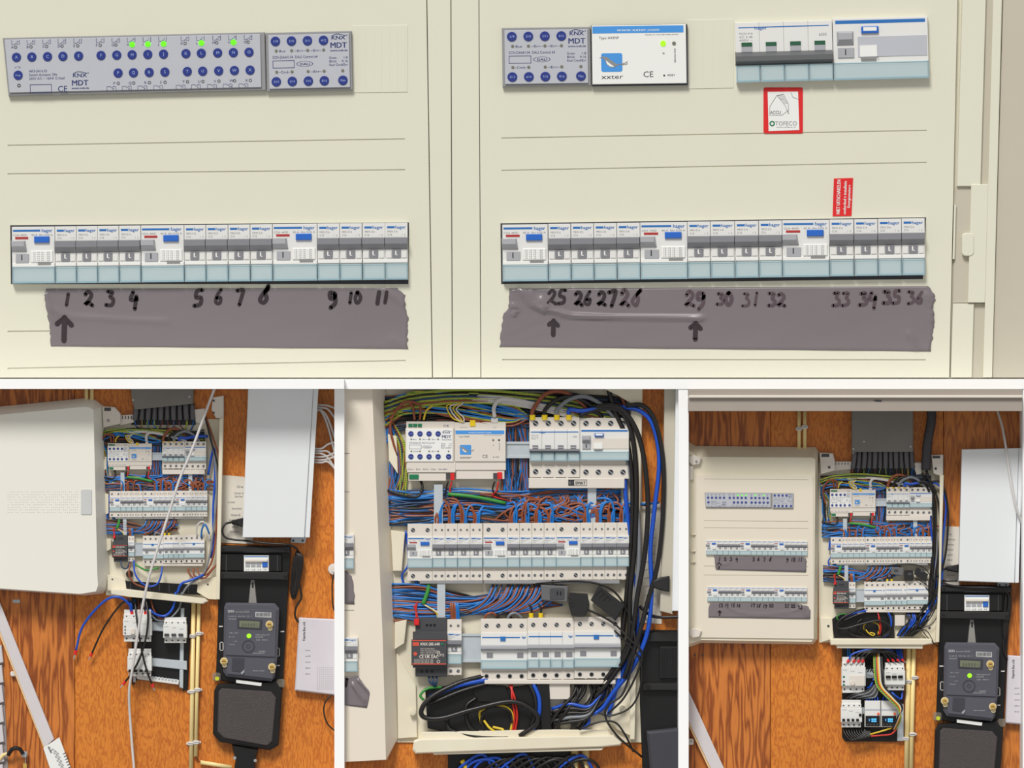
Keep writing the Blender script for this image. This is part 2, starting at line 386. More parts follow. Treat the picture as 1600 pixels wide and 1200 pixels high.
        mk.text('6000', w*.86, h*.25, h*.05, d, fit=w*.08); P('printed_marks', mk, [bluep, ink])
        v = .16 if tt else 0
        for i in range(4):
            x = w*(i+.25)/4; ro = P('position_window', MB().box(x, h*(.33+v), x+w*.11, h*(.49+v*.6), D0-1, D0+1.5*f, .3*f), [togl])
            P('flag', MB().box(x, h*(.33+v), x+w*.11, h*(.395+v*.8), D0+1*f, D0+2*f), tog if tt else greend, parent=ro, label=None if tt else 'green flag')
        if tt: P('toggle', MB().loft([(0, h*.6), (w-f, h*.6), (w-f, h*.71), (0, h*.71)], D0-1, [(0, h*.62), (w-f, h*.62), (w-f, h*.67), (0, h*.67)], D0+8*f), tog)
        A = [(-.5*f, h*.48), (w-1*f, h*.48), (w-1*f, h*.71), (-.5*f, h*.71)]; B = [(0, h*.56), (w-1*f, h*.56), (w-1*f, h*.64), (0, h*.64)]
        if not tt: P('toggle', MB().loft(A, D0-1, B, D0+10*f), togd)
    elif kind == 'rcd4':
        mk = MB(); mk.flat(w*.03, h*.035, w*.97, h*.09, d); mk.m = 1; mk.text('40 A  400 V', w*.3, h*.66, h*.04, D0+2.6*f, fit=w*.18)
        P('printed_marks', mk, [bluep, ink])
        P('test_button', MB().box(w*.3, h*.14, w*.48, h*.25, D0-1, D0+4*f, 1*f), blue, label='blue test button')
        P('button_face', MB().box(w*.32, h*.15, w*.46, h*.21, D0+3*f, D0+4.4*f), label_w, parent=t.o.children[-1])
        P('toggle', MB().loft([(w*.04, h*.2), (w*.22, h*.2), (w*.22, h*.45), (w*.04, h*.45)], D0-1, [(w*.06, h*.24), (w*.2, h*.24), (w*.2, h*.34), (w*.06, h*.34)], D0+8*f), togl)
        ro = P('position_window', MB().box(w*.05, h*.47, w*.22, h*.63, D0-1, D0+2*f, .5*f), togl); P('position_mark', MB().stroke([(w*.13, h*.5), (w*.13, h*.58)], 1.7*f, D0+2.3*f, 0), inkd, parent=ro)
        P('grey_band', MB().box(w*.26, h*.3, w*.985, h*.62, D0-1, D0+.9*f), grey if tt == 0 else hous2)
        P('rating_plate', MB().box(w*.28, h*.44, w*.46, h*.62, D0, D0+2*f), label_w); P('slot', MB().box(w*.29, h*.62, w*.45, h*.67, D0, D0+3*f), ink)
    else:
        mk = MB(); mk.flat(w*.03, h*.11, w*(.75 if kind == 'mainb' else .84), h*.145, d); mk.text('hager', w*.88, h*.15, h*.07, d, bold=True, fit=w*.09)
        if kind == 'main': mk.box(w*.42, h*.1, w*.53, h*.22, D0-1, D0+2*f)
        P('printed_marks', mk, [bluep, ink])
        P('toggle', MB().loft([(0, h*.33), (w, h*.33), (w, h*.5), (0, h*.5)], D0-1, [(0, h*.36), (w, h*.36), (w, h*.43), (0, h*.43)], D0+9*f), togl)
        for x in ([.15, .4, .65, .9] if kind == 'mainb' else [.2, .85]):
            P('position_window', MB().box(w*(x-.07), h*.55, w*(x+.06), h*.68, D0-1, D0+1*f), tog)
    # hinged pale blue terminal cover
    y0 = h*.705; cv = MB()
    q = {'mcb2': 2, 'pole4': 4, 'mainb': 4}.get(kind, 1)
    if kind in ('main', 'mainb'): y0 = h*.74
    for i in range(q):
        a0 = w*i/q+1.1*f; a1 = w*(i+1)/q-1.1*f
        cv.box(a0, y0, a1, h*.975, D0-1, D0+3*f, 1.2*f)
        cv.m = 1; cv.box(a0, y0+1*f, a1, y0+2*f, D0+2.6*f, D0+3.5*f); cv.box(a0, h*.955, a1, h*.985, D0, D0+4*f)
        cv.box(a0-.3*f, y0, a0+1*f, h*.98, D0, D0+3.5*f); cv.box(a1-1*f, y0, a1+.3*f, h*.98, D0, D0+3.5*f); cv.m = 0
    P('terminal_cover', cv, [cover, coverr], label='pale blue see-through terminal cover')
    return t

def mdt_marks(mb, x, y, s=1, knx=True):
    d = 12.3
    if knx:
        mb.text('KNX', x, y, 6*s, d, bold=True, fit=22*s); mb.stroke([(x+1*s, y-5.5*s), (x+7*s, y-8.2*s), (x+14*s, y-8*s), (x+22*s, y-5.6*s)], .9*s, d); mb.text('®', x+23*s, y-5*s, 2.4*s, d)
    mb.text('MDT', x-2*s, y+13*s, 8.5*s, d, bold=True, fit=26*s); mb.text('www.mdt.de', x-2*s, y+18.5*s, 3*s, d, bold=True, fit=27*s)
def dali(full=False):
    w, h = 134, 92; t = Thing('lighting_gateway', '', 'control module', 800, 600); P = lambda *a, **k: t.part(*a, a=False, **k)
    if full:
        P('housing', MB().box(2, -20, w+2, h+20, 0, 5, 1).box(4, h, w+4, h+29, 0, 9, 1).box(0, -2, w-1, h, 2, 11, .8).box(8, h+30, 112, h+52, 0, 6, 1), hous2)
        for k in range(3): P('terminal_plug', MB().box(8+k*13, -14, 19+k*13, -5, 4, 8, .5), green, label='green terminal plug')
        P('terminal_plug', MB().box(10, h+34, 36, h+47, 4, 9, .5), green, label='green terminal plug')
        P('bus_plug', MB().box(112, h+32, 124, h+46, 2, 7), psug); P('bus_plug', MB().box(124, h+30, 135, h+50, 2, 9, .5), red, label='red bus plug')
        mk = MB(); mk.text('CE', 104, -2-3, 6, 5.3, fit=16); mk.text('1   N   PE', 6, -1-3, 3, 5.3); mk.text('DA+  DA-  DA+  DA-  24-48V', 6, h+22, 4, 9.3, fit=110); P('terminal_marks', mk, navy)
        P('face', MB().box(3, 0, w-4, h-2, 10, 12, .6), label_w)
    else:
        P('housing', MB().box(0, 0, w, h, -2, 9, 1), greyr); P('face', MB().box(4, 4, w-4, h-4, 8, 12, .6), grey)
    for i in range(4):
        for y, nms in ((14, ('1/9', '2/10', '3/11', '4/12')), (77, ('5/13', '6/14', '7/15', '8/16'))):
            b = P('button', MB().cyl(15+25*i, y, 7.8, 11.5, 13.5, 18, 7), navyb); P('button_print', MB().text(nms[i], 15+25*i, y+1.8, 3.6, 13.7, 'c', fit=8), btxt, parent=b)
    b = P('button', MB().cyl(119, 77, 7.8, 11.5, 13.5, 18, 7), navyb); P('button_print', MB().text('Man', 119, 78.8, 3.6, 13.7, 'c', fit=8), btxt, parent=b)
    lm = MB()
    for x, y in ((16, 29), (40, 29), (65, 29), (90, 29), (16, 62), (40, 62), (65, 62), (90, 62), (119, 62)): lm.cyl(x, y, 2.4, 11.5, 12.6, 10)
    P('indicator_lights', lm, ledoff, kind='stuff')
    m = MB(); mdt_marks(m, 102, 13); d = 12.3
    m.text('Bus', 20, 31, 3.4, d, fit=10); m.text('–Err–', 53, 31, 3.4, d, 'c', fit=18); m.text('–Err–', 78, 31, 3.4, d, 'c', fit=18)
    m.text('SCN-DA641.04  DALI Control 64', 10, 41, 4.2, d, fit=70); m.rect(10, 44, 44, 56, d, .8)
    m.ring(60, 50, 12, 13, d-.2, d, 24, .32); m.text('DALI', 60, 52, 3.6, d, 'c', True, fit=15)
    m.text('–Cmd–', 28, 64, 3.6, d, 'c', fit=18); m.text('–Err–', 78, 64, 3.6, d, 'c', fit=18)
    for k, (a, b2) in enumerate((('Green', '1-8'), ('Blink', '9-16'), ('Red Cmd/Err', ''))):
        m.text(a, 98, 43+k*5.6, 3.6, d, fit=12 if k < 2 else 29)
        if b2: m.text(b2, 127, 43+k*5.6, 3.6, d, 'r')
    P('printed_marks', m, navy); return t
def bird(m, x, y, s, d):
    m.m = 0; m.rbox(x, y, x+33*s, y+29*s, d-.2, d, 3*s); m.m = 1
    P = [(-3, 7), (3, 5), (8, 5.5), (13, 9), (18, 13), (24, 17), (30, 17.5), (24, 20), (20, 22.5), (13, 21.5), (8, 17), (6, 11), (3, 8)]
    m.prism([(x+a*s, y+b*s) for a, b in P], d-.1, d+.2); m.stroke([(x+28*s, y+17.5*s), (x+36*s, y+16*s), (x+41*s, y+13.5*s)], 1*s, d+.2); m.stroke([(x+30*s, y+18*s), (x+37*s, y+18*s), (x+41*s, y+16.5*s)], 1*s, d+.2)
    m.m = 2; m.prism([(x+a*s, y+b*s) for a, b in ((7.2, 11), (10, 13), (14, 16.5), (19, 20), (19.5, 21.6), (14, 20.8), (9, 17))], d-.1, d+.3)
def gateway(full=False):
    w, h = 149, 94; t = Thing('visualisation_gateway', '', 'control module', 800, 600); P = lambda *a, **k: t.part(*a, a=False, **k)
    fc = label_w if not full else hous2
    if full:
        P('housing', MB().box(0, -22, w, h+24, 0, 8, 1).box(4, h+24, w-4, h+50, 0, 5, 1), hous2)
        P('bus_plug', MB().box(44, -28, 60, -10, 4, 11, 1), yel, label='yellow bus plug'); P('network_plug', MB().box(106, -34, 126, -20, 2, 10, 1), whtw)
        P('bus_plug', MB().box(112, h+32, 124, h+50, 3, 7), psug); P('bus_plug', MB().box(124, h+30, 138, h+50, 2, 9, .5), red, label='red bus plug')
        mk = MB(); mk.text('12-30 VDC', 14, -5, 3.4, 8.3); mk.text('LAN', 112, -5, 3.4, 8.3); P('terminal_marks', mk, ink)
    else: P('housing', MB().box(0, 0, w+1, h+1, -2, 9), inkd)
    P('face', MB().box(1, .5, w-1, h-1.5, 6, 12, .8), fc)
    m = MB(); d = 12.3; m.m = 3; m.flat(2, 2, w-5, 13, d); bird(m, 15, 44, 1, d); m.m = 4; m.text('www.xxter.com', 73, 10, 4.4, d+.2, 'c', fit=66)
    m.m = 5; m.text('xxter', 15, 84, 7, d, fit=34); m.text('Type: HXSNP', 12, 22, 4, d, fit=31); m.text('CE', 80, 82, 9, d, fit=16); m.text('RESET', 118, 81, 3, d, fit=12); m.cyl(113, 80, 1.5, d-.2, d)
    m.text('MADE IN THE NETHERLANDS', 84, 17, 1.7, d, fit=52); m.text('IP', 111, 44, 3, d, rot=math.pi/2); m.text('KNX POWER', 129, 38, 2.6, d, rot=math.pi/2, fit=22)
    P('printed_marks', m, [sky, ink, label_w, sky, label_w, inkd])
    if not full: P('status_light', MB().cyl(112, 30, 4.6, 11.5, 13, 14), lime, label='lit green status light')
    else: P('status_light', MB().cyl(112, 30, 3, 11.5, 13, 12), ledoff)
    P('status_light', MB().cyl(129, 30, 3, 11.5, 13, 12), psug if full else ledoff)
    return t
def actuator():
    w, h = 408, 91; t = Thing('switch_actuator', '', 'control module', 800, 600); P = lambda *a, **k: t.part(*a, a=False, **k)
    P('housing', MB().prism([(-1, 0), (w, 0), (w, h), (6, h)], -2, 9, 1), greyr); P('face', MB().prism([(2, 3), (w-7, 3), (w-7, h-5), (8, h-5)], 8, 12, .6), grey)
    X1 = [20, 44, 68.5, 92.5, 117, 152, 176.5, 200.5, 225, 249.5, 284.5, 308.5, 334, 358.5, 383]; L1 = 'ABCDEFGHIJKLMNO'; X2 = [178, 202, 226.5, 251, 286, 310, 335, 359.5, 384]; L2 = 'PQRSTUVWX'
    m = MB(); lo = MB(); d = 12.3
    for x, c in zip(X1, L1):
        b = P('button', MB().cyl(x, 31, 7.6, 11.5, 13.5, 18, 6.8), navyb); P('button_print', MB().text(c, x, 33, 4.6, 13.7, 'c'), btxt, parent=b)
        m.text(c, x-8, 17, 4.2, d); m.stroke([(x-7, 4), (x-7, 11), (x-2, 11), (x-1, 9), (x+1, 9), (x+1, 11), (x+5, 11), (x+5, 4)], .7, d, 0); m.text(c, x+1, 8, 3, d)
        if c in 'HIJLN': P('indicator_light', MB().cyl(x+.5, 15, 4.4, 11.5, 13, 14), ledon, label='lit green indicator light')
        else: lo.ring(x-1, 15, 1.6, 2.5, 11.5, 12.5, 12)
    for x, c in zip(X2, L2):
        b = P('button', MB().cyl(x, 59, 7.6, 11.5, 13.5, 18, 6.8), navyb); P('button_print', MB().text(c, x, 61, 4.6, 13.7, 'c'), btxt, parent=b)
        m.text(c, x-8, 77, 4.2, d); lo.ring(x, 75, 1.6, 2.5, 11.5, 12.5, 12); m.stroke([(x-18, 86), (x-18, 80), (x-12, 80), (x-11, 82), (x-9, 82), (x-9, 80), (x-4, 80), (x-4, 86)], .7, d, 0); m.text(c, x-9, 85.5, 3, d)
    b = P('button', MB().cyl(22, 59, 7.6, 11.5, 13.5, 18, 6.8), navyb); P('button_print', MB().text('Prog.', 22, 60.5, 3, 13.7, 'c', fit=8), btxt, parent=b)
    lo.ring(23, 75, 1.6, 2.8, 11.5, 12.5, 12); P('unlit_lights', lo, psug, kind='stuff')
    m.text('n°1%', 17, 48, 3, d)
    for k, s_ in enumerate(('AKS-2416.03', 'Switch Actuator 24x', '230V AC ~ 16AX C-load')): m.text(s_, 39, 55+5.8*k, 4, d, fit=(28, 44, 55)[k])
    m.rect(40, 74, 74, 87, d, .8); m.text('CE', 83, 86, 9, d, fit=15); mdt_marks(m, 107, 64)
    P('printed_marks', m, navy); return t
P_mcb = Proto(lambda: device('mcb', 34.6, 90)); P_rcd = Proto(lambda: device('rcd', 68, 90)); P_mcb2 = Proto(lambda: device('mcb2', 70.5, 90))
P_dali = Proto(dali); P_gate = Proto(gateway); P_act = Proto(actuator)

# ------------------------------------------------------------------ top scene: closed cover of a double distribution board
TC = 'top picture'
cab = Thing('cover_board', 'cream double cover board behind the top rows of breakers and tape', 'electrical panel', 800, 590, -6, 2)
def plate(xs, ys, rec, d1, depth=4, d0=-6):
    """sheet between the lines ys [(y left, y right)] and columns xs [(x top, x bottom)], cells in rec recessed"""
    mb = MB(); nx, ny = len(xs), len(ys); xa, xb = xs[0][0], xs[-1][0]; G = {}
    def pt(i, j):
        x = xs[i][0]; y = ys[j][0]+(ys[j][1]-ys[j][0])*(x-xa)/(xb-xa); x = xs[i][0]+(xs[i][1]-xs[i][0])*y/592; return x, y
    dd = lambda i, j: d0 if not (0 <= i < nx-1 and 0 <= j < ny-1) else d1-depth if (i, j) in rec else d1
    for i in range(nx-1):
        for j in range(ny-1):
            d = dd(i, j); c = [pt(i, j), pt(i+1, j), pt(i+1, j+1), pt(i, j+1)]
            mb.add([(x, y, d) for x, y in c], [(0, 1, 2, 3)])
            for k, (a, b) in enumerate(((i, j-1), (i+1, j), (i, j+1), (i-1, j))):
                e = dd(a, b)
                if e < d: p, q = c[k], c[(k+1) % 4]; mb.add([(*p, d), (*q, d), (*q, e), (*p, e)], [(0, 3, 2, 1)])
    return mb
cab.part('left_cover', plate([(-8, -8), (12, 12), (632, 634), (666, 675)], [(-8, -8), (226.6, 215.6), (229, 218), (271, 264), (273.3, 266.5), (517, 511), (519.3, 513.5), (575, 561.6), (577.3, 564), (590, 590)], {(1, 1), (1, 3), (1, 5), (1, 7)}, 2, 1.5), cream)
cab.part('right_cover', plate([(749, 752), (783, 785), (1449, 1446), (1496, 1483)], [(-8, -8), (215.5, 202), (218, 204.6), (266, 252), (268.3, 254.5), (510, 506), (512, 508), (561, 561.3), (563.3, 563.6), (590, 590)], {(1, 1), (1, 3), (1, 5), (1, 7)}, 2, 1.5), cream)
cab.part('centre_strip', MB().prism([(667.5, -8), (704, -8), (706.2, 590), (676.5, 590)], -6, 3.4, .8), cream)
cab.part('centre_strip', MB().prism([(705.2, -8), (748, -8), (751, 590), (707.4, 590)], -6, 2.6, .8), cream)
for (x0, y0, x1, y1, nn, sl) in ((550, 40, 637, 145, 7, -.012), (1074, 31, 1146, 139, 5, -.02)):
    o = cab.part('blank_cover', MB().prism([(x0, y0), (x1, y0+sl*(x1-x0)), (x1, y1+sl*(x1-x0)), (x0, y1)], 1, 2.9, .4), cream)
    for k in range(nn):
        x = x0+(x1-x0)*(k+.7)/nn; cab.part('score_line', MB().box(x, y0+3, x+.5, y1-4, 2.6, 3.15), cream, parent=o)
for a in (((-5, 6), (250, 180)),): pass
rail = Thing('hinge_rail', 'cream latch rail with moulded channels along the right side of the top cover', 'rail', 1525, 590, -6, 8)
S = lambda x, y: (x-17*y/592, y)
def sl(pts, d0, d1, b=0): return MB().prism([S(*p) for p in pts], d0, d1, b)
rail.part('inner_web', sl([(1504, -8), (1541, -8), (1541, 291), (1504, 291)], -6, 3, .8), cream)
rail.part('channel_floor', sl([(1541, -8), (1553, -8), (1553, 288), (1541, 288)], -6, -3), taupe)  # recess floors darker than the cream rail, shade put into their colour
rail.part('outer_lip', sl([(1553, -8), (1566, -8), (1566, 590), (1553, 590)], -6, 7, 1), cream)
rail.part('latch_block', sl([(1526, 288), (1553, 288), (1553, 473), (1526, 473)], -6, 6, .8), cream)
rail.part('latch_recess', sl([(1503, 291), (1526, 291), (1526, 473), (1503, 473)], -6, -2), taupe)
rail.part('latch_knob', MB().rbox(1503, 364, 1522, 400, -2, 7.5, 6, 1), cream)
rail.part('latch_edge', sl([(1500.5, 320), (1503.5, 320), (1503.5, 405), (1500.5, 405)], -6, 3, .3), cream)
rail.part('lower_web', sl([(1503, 474), (1536, 474), (1536, 590), (1503, 590)], -6, 3, .8), cream)
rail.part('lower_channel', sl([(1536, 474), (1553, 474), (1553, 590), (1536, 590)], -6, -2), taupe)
solo('cabinet_door', 'taupe edge of the swung cabinet door at the right side of the top picture', 'door', sl([(1567, -8), (1640, -8), (1640, 590), (1567, 590)], -7, 1, .8), taupe)

P_act.put(5, 59, 2, 14, rot=-.022, label='long grey switch actuator with 24 lettered blue buttons and lit green lights, top left')
P_dali.put(415, 51, 2, 14, rot=-.022, label='grey lighting gateway with nine blue buttons beside the long lettered actuator, top left')
P_dali.put(784, 43.5, 2, 14, rot=-.014, sx=1.03, label='grey lighting gateway with nine blue buttons beside the bird logo module, top right')
P_gate.put(923.5, 39.5, 2, 14, rot=-.014, label='white gateway with blue bar, bird logo and lit green light, top right')
b4 = device('pole4', 152, 95); place(b4.o, 1148, 35.5, 2, 14, rot=-.026, label='four pole breaker with wide dark toggle and green flags, top right of top picture')
r4 = device('rcd4', 149, 98); place(r4.o, 1300.5, 29, 2, 14, rot=-.026, label='four pole residual current switch with blue stripe, right end of top picture')

def nums_before(i): return i
left = [(18, 67.5, 'r', 'leftmost'), (85.5, 33.6, 'm', '1'), (119, 33.3, 'm', '2'), (152, 33.6, 'm', '3'), (185.6, 34, 'm', '4'), (219.8, 67.6, 'r', 'middle'), (287.4, 34, 'm', '5'), (321.4, 34.6, 'm', '6'), (356, 34.6, 'm', '7'), (390.6, 34.9, 'm', '8'), (425.6, 69.8, 'r', 'right'), (495.5, 35, 'm', '9'), (530.4, 35.3, 'm', '10'), (566, 71, '2', '11')]
right = [(784.5, 71.5, 'r', 'leftmost'), (856.3, 35.5, 'm', '25'), (892, 35.6, 'm', '26'), (927.6, 36, 'm', '27'), (963.6, 36.4, 'm', '28'), (1000, 74, 'r', 'middle'), (1074, 36, 'm', '29'), (1110, 38, 'm', '30'), (1148, 37.3, 'm', '31'), (1185.4, 36.6, 'm', '32'), (1222, 74, 'r', 'right'), (1296, 38, 'm', '33'), (1334.4, 37, 'm', '34'), (1371.6, 37, 'm', '35'), (1408.6, 36.6, 'm', '36')]
def front_row(lst, yf, d, s, side, sy=1):
    for x, w_, k, nm in lst:
        y = yf(x)
        if k == 'm': P_mcb.put(x, y, d, d+12*s, sc_=s*sy, sx=w_/34.6/s/sy, rot=-.01, label='narrow circuit breaker above handwritten number %s on %s' % (NUMW[nm], side), group=None)
        elif k == '2': P_mcb2.put(x, y, d, d+12*s, sc_=s*sy, sx=w_/70.5/s/sy, rot=-.01, label='double circuit breaker above handwritten number %s on %s' % (NUMW[nm], side))
        else: P_rcd.put(x, y, d, d+12*s, sc_=s*sy, sx=w_/68/s/sy, rot=-.01, label='%s residual current switch with blue button above %s' % (nm, side))
front_row(left, lambda x: 354.5-(x-18)*.0105, 1, 1, 'the left tape in the top picture')
front_row(right, lambda x: 351-(x-784)*.0155, 1, 1, 'the right tape in the top picture')
for x0, x1, ya, yb in ((16, 639, 351, 346.5), (782, 1447, 348, 338.5)):
    cab.part('aperture_edge', MB().prism([(x0, ya+1), (x1, yb+1), (x1-1 if x0 < 700 else x1-5, (444 if x0 < 700 else 436)), (x0+1, 444)], 1, 2.4, .3), inkd)

# ---- duct tapes with handwriting
DG = {'0': [[(.5, 0), (.1, .4), (.2, .9), (.6, 1), (.95, .5), (.6, .02), (.4, .05)]], '1': [[(.7, 0), (.45, 1)]], '2': [[(.15, .2), (.5, 0), (.85, .25), (.6, .6), (.1, .95), (.5, .85), (.95, 1)]],
      '3': [[(.2, .05), (.8, .05), (.55, .4), (.9, .6), (.75, .95), (.05, 1)]], '4': [[(.4, 0), (.1, .55), (.9, .5)], [(.85, .3), (.65, 1.25)]], '5': [[(.95, 0), (.4, .05), (.25, .45), (.8, .5), (.7, .9), (.05, .95)]],
      '6': [[(.8, 0), (.3, .5), (.15, .9), (.6, .95), (.75, .6), (.35, .6)]], '7': [[(.2, .08), (.9, 0), (.8, .4), (.45, 1.1)]], '8': [[(.9, .1), (.5, .35), (.1, .8), (.45, 1), (.7, .65), (.6, .35), (.95, .0)]],
      '9': [[(.85, .15), (.3, .15), (.25, .5), (.8, .45), (.85, .2), (.8, .8), (.3, 1.2)]]}
def write(m, s, cx, cy, h, wd, d):
    n = len(s); cw = h*.62
    for i, c in enumerate(s):
        x0 = cx-cw*n/2-(n-1)*h*.06+i*(cw+h*.12)
        for st in DG[c]:
            j = lambda: random.uniform(-.05, .05)
            m.stroke([(x0+(a+j())*cw, cy-h/2+(b+j())*h) for a, b in st], wd*random.uniform(.85, 1.1), d+i*.02)
def arrow(m, x, y0, y1, wd, d):
    h = y1-y0; m.stroke([(x-h*.32, y0+h*.28), (x, y0), (x+h*.3, y0+h*.34)], wd*1.15, d, 0); m.stroke([(x, y0), (x-1*h/35, y1)], wd*1.2, d+.02, 0)
def tape(label, L, R, T, B, d, ridges, writing, s=1, nx=120, ny=26, arrows=(), fade=()):
    """L, R: edge polylines [(x, y)] top to bottom; T, B: (yl, yr)"""
    def lerp(P, t):
        t *= len(P)-1; i = min(int(t), len(P)-2); f = t-i; return (P[i][0]*(1-f)+P[i+1][0]*f, P[i][1]*(1-f)+P[i+1][1]*f)
    v = []; f = []; hh = []
    jl = [random.uniform(-1.1, 1.1)*s for _ in range(ny+1)]; jr = [random.uniform(-1.8, 1.8)*s for _ in range(ny+1)]
    def relief(x, y):
        z = 0
        for P, amp, sig in ridges:
            best = 1e9
            for (ax, ay), (bx, by) in zip(P, P[1:]):
                t = max(0, min(1, ((x-ax)*(bx-ax)+(y-ay)*(by-ay))/max(1e-6, (bx-ax)**2+(by-ay)**2)))
                best = min(best, math.hypot(x-ax-t*(bx-ax), y-ay-t*(by-ay)))
            z += 2.1*amp*math.exp(-(best/sig)**2)
        return max(z, -.4)
    for j in range(ny+1):
        t = j/ny; l = lerp(L, t); r = lerp(R, t); l = (l[0]+jl[j], l[1]); r = (r[0]+jr[j], r[1])
        for i in range(nx+1):
            u = i/nx; x = l[0]+(r[0]-l[0])*u; yl = l[1]+(r[1]-l[1])*u
            z = relief(x, yl)+.25*s*math.sin(x/23/s+yl/9/s)*math.sin(yl/31/s)
            v.append((x, yl, d+.8+z))
    for j in range(ny):
        for i in range(nx): a = j*(nx+1)+i; f.append((a, a+1, a+nx+2, a+nx+1))
    n = len(v); per = [i for i in range(nx+1)]+[j*(nx+1)+nx for j in range(1, ny+1)]+[ny*(nx+1)+i for i in range(nx-1, -1, -1)]+[j*(nx+1) for j in range(ny-1, 0, -1)]
    for i in per: v.append((v[i][0], v[i][1], d-.3))
    m = len(per)
    for a in range(m): b = (a+1) % m; f.append((per[a], n+a, n+b, per[b]))
    cx = (L[0][0]+R[0][0])/2; cy = L[-1][1]
    t = Thing('duct_tape', label, 'tape', cx, cy, d, d)
    t.part('tape_strip', MB().add(v, f), tapem, smooth=True)
    for s_, x, y, hgt, wd in writing:
        q = MB(); write(q, s_, x, y, hgt, wd, 0)
        h = MB().add([(a, b, d+1.15+relief(a, b)+.25*s) for a, b, c in q.v], q.f)
        t.part('handwritten_number', h, markf if s_ in fade else marker, label=('faded brown' if s_ in fade else 'black')+' handwritten number '+s_)
    for x, y0, y1, wd in arrows:
        q = MB(); arrow(q, x, y0, y1, wd, 0); t.part('handwritten_arrow', MB().add([(a, b, d+1.2+relief(a, b)+.25*s) for a, b, c in q.v], q.f), marker, label='black handwritten arrow pointing up')
    return t
tape('left strip of grey tape with handwritten numbers 1 to 11 in the top picture', [(73, 451), (70, 462), (74, 490), (78, 515), (80, 541)], [(620, 450), (634, 462), (633, 478), (638, 498), (636, 520), (637, 545)], None, None, 2.2,
     [([(75, 480), (110, 495), (200, 500), (260, 502)], .9, 4), ([(70, 460), (78, 485), (82, 500)], 1.6, 4), ([(600, 452), (632, 475)], 1, 5), ([(612, 530), (636, 541)], .8, 5)],
     [('1', 105, 468, 17, 5), ('2', 138, 466, 22, 5.5), ('3', 172, 466, 22, 6), ('4', 209, 467, 20, 5.5), ('5', 310, 466, 24, 6), ('6', 341.5, 463, 22, 6), ('7', 375, 464, 22, 6), ('8', 413, 461, 26, 7), ('9', 519, 466, 22, 7), ('10', 553, 465, 16, 5.5), ('11', 596, 465, 17, 6)], arrows=[(101, 496, 532, 7)])
tape('right strip of wrinkled grey tape with handwritten numbers 25 to 36 in the top picture', [(795, 451), (795, 480), (786, 492), (783, 515), (781, 542)], [(1449, 447), (1463, 463), (1456, 480), (1461, 500), (1458, 522), (1453, 549)], None, None, 2.2,
     [([(812, 450), (830, 475), (852, 487)], 3, 3.2), ([(826, 452), (838, 470), (850, 480)], 2, 2.6), ([(846, 466), (862, 485), (890, 493), (960, 496), (1060, 497), (1098, 497)], 2.6, 3.4), ([(785, 535), (840, 508), (890, 500), (1000, 501), (1080, 501)], -1.2, 3), ([(798, 478), (808, 480), (804, 492)], 2, 2.5), ([(1420, 520), (1427, 530), (1430, 545)], 2.4, 3), ([(1447, 460), (1455, 480), (1457, 500)], 1.6, 4)],
     [('25', 870, 464, 21, 5.5), ('26', 911, 466, 20, 5.5), ('27', 948, 466, 22, 5.5), ('28', 985, 465, 24, 6), ('29', 1086, 467, 23, 5.5), ('30', 1132, 467, 18, 5.5), ('31', 1173, 468, 20, 5), ('32', 1213, 468, 20, 5), ('33', 1314, 467, 20, 5.5), ('34', 1356, 467, 20, 5.5), ('35', 1393, 464, 20, 5.5), ('36', 1430, 465, 18, 5.5)],
     arrows=[(865, 501, 523, 6), (1087, 505, 530, 6.5)], fade=('28', '29', '30', '31', '32', '33', '34', '35', '36'))

# ---- stickers
t = Thing('warning_sticker', 'square white sticker with red border and a small house drawing', 'sticker', 1224, 209, 2, 4)
t.part('red_border', MB().rbox(1193, 136.5, 1254.5, 208.5, 2, 2.8, 3), red); t.part('white_field', MB().prism([(1199.5, 143.5), (1247, 143), (1249, 203), (1201, 205)], 2.6, 3.2), label_w)
m = MB()
for a in ([(1203, 166), (1214, 149), (1224, 147)], [(1214, 149), (1227, 165), (1232, 178)], [(1224, 147), (1232, 163), (1232, 178)], [(1203, 166), (1202, 180), (1222, 180), (1232, 172)], [(1236, 145), (1239, 152), (1247, 155)]): m.stroke(a, .7, 3.5, 0)
for k in range(7): m.stroke([(1215+k*1.8, 149.5+k*1.9), (1223+k*1.2, 148.5+k*2.1)], .5, 3.5, 0)
m.text('ACCU', 1203, 178, 5, 3.6, bold=True, fit=17); m.text('TOFECO', 1211, 196, 6.5, 3.5, fit=34); m.text('www.tofeco.nl', 1213, 199.5, 2, 3.5, fit=30)
t.part('printed_marks', m, ink); t.part('printed_emblem', MB().ring(1206.5, 193, 2.4, 4.4, 3, 3.6, 10), green)
t = Thing('warning_label', 'red upright label with white lettering above the right breaker row', 'sticker', 1317, 338, 2, 4)
t.part('red_field', MB().prism([(1303, 279), (1333, 278), (1330.5, 337.5), (1301, 338)], 2, 2.9), red)
m = MB(); m.text('NIET UITSCHAKELEN', 1312, 335, 5.5, 3.2, bold=True, rot=-math.pi/2+.03, fit=54); m.text('onderdeel v installatie', 1321.5, 335, 4.6, 3.2, bold=True, rot=-math.pi/2+.03, fit=52); m.text('Energiemeters', 1328, 325, 4.2, 3.2, bold=True, rot=-math.pi/2+.03, fit=36)
t.part('lettering', m, label_w)
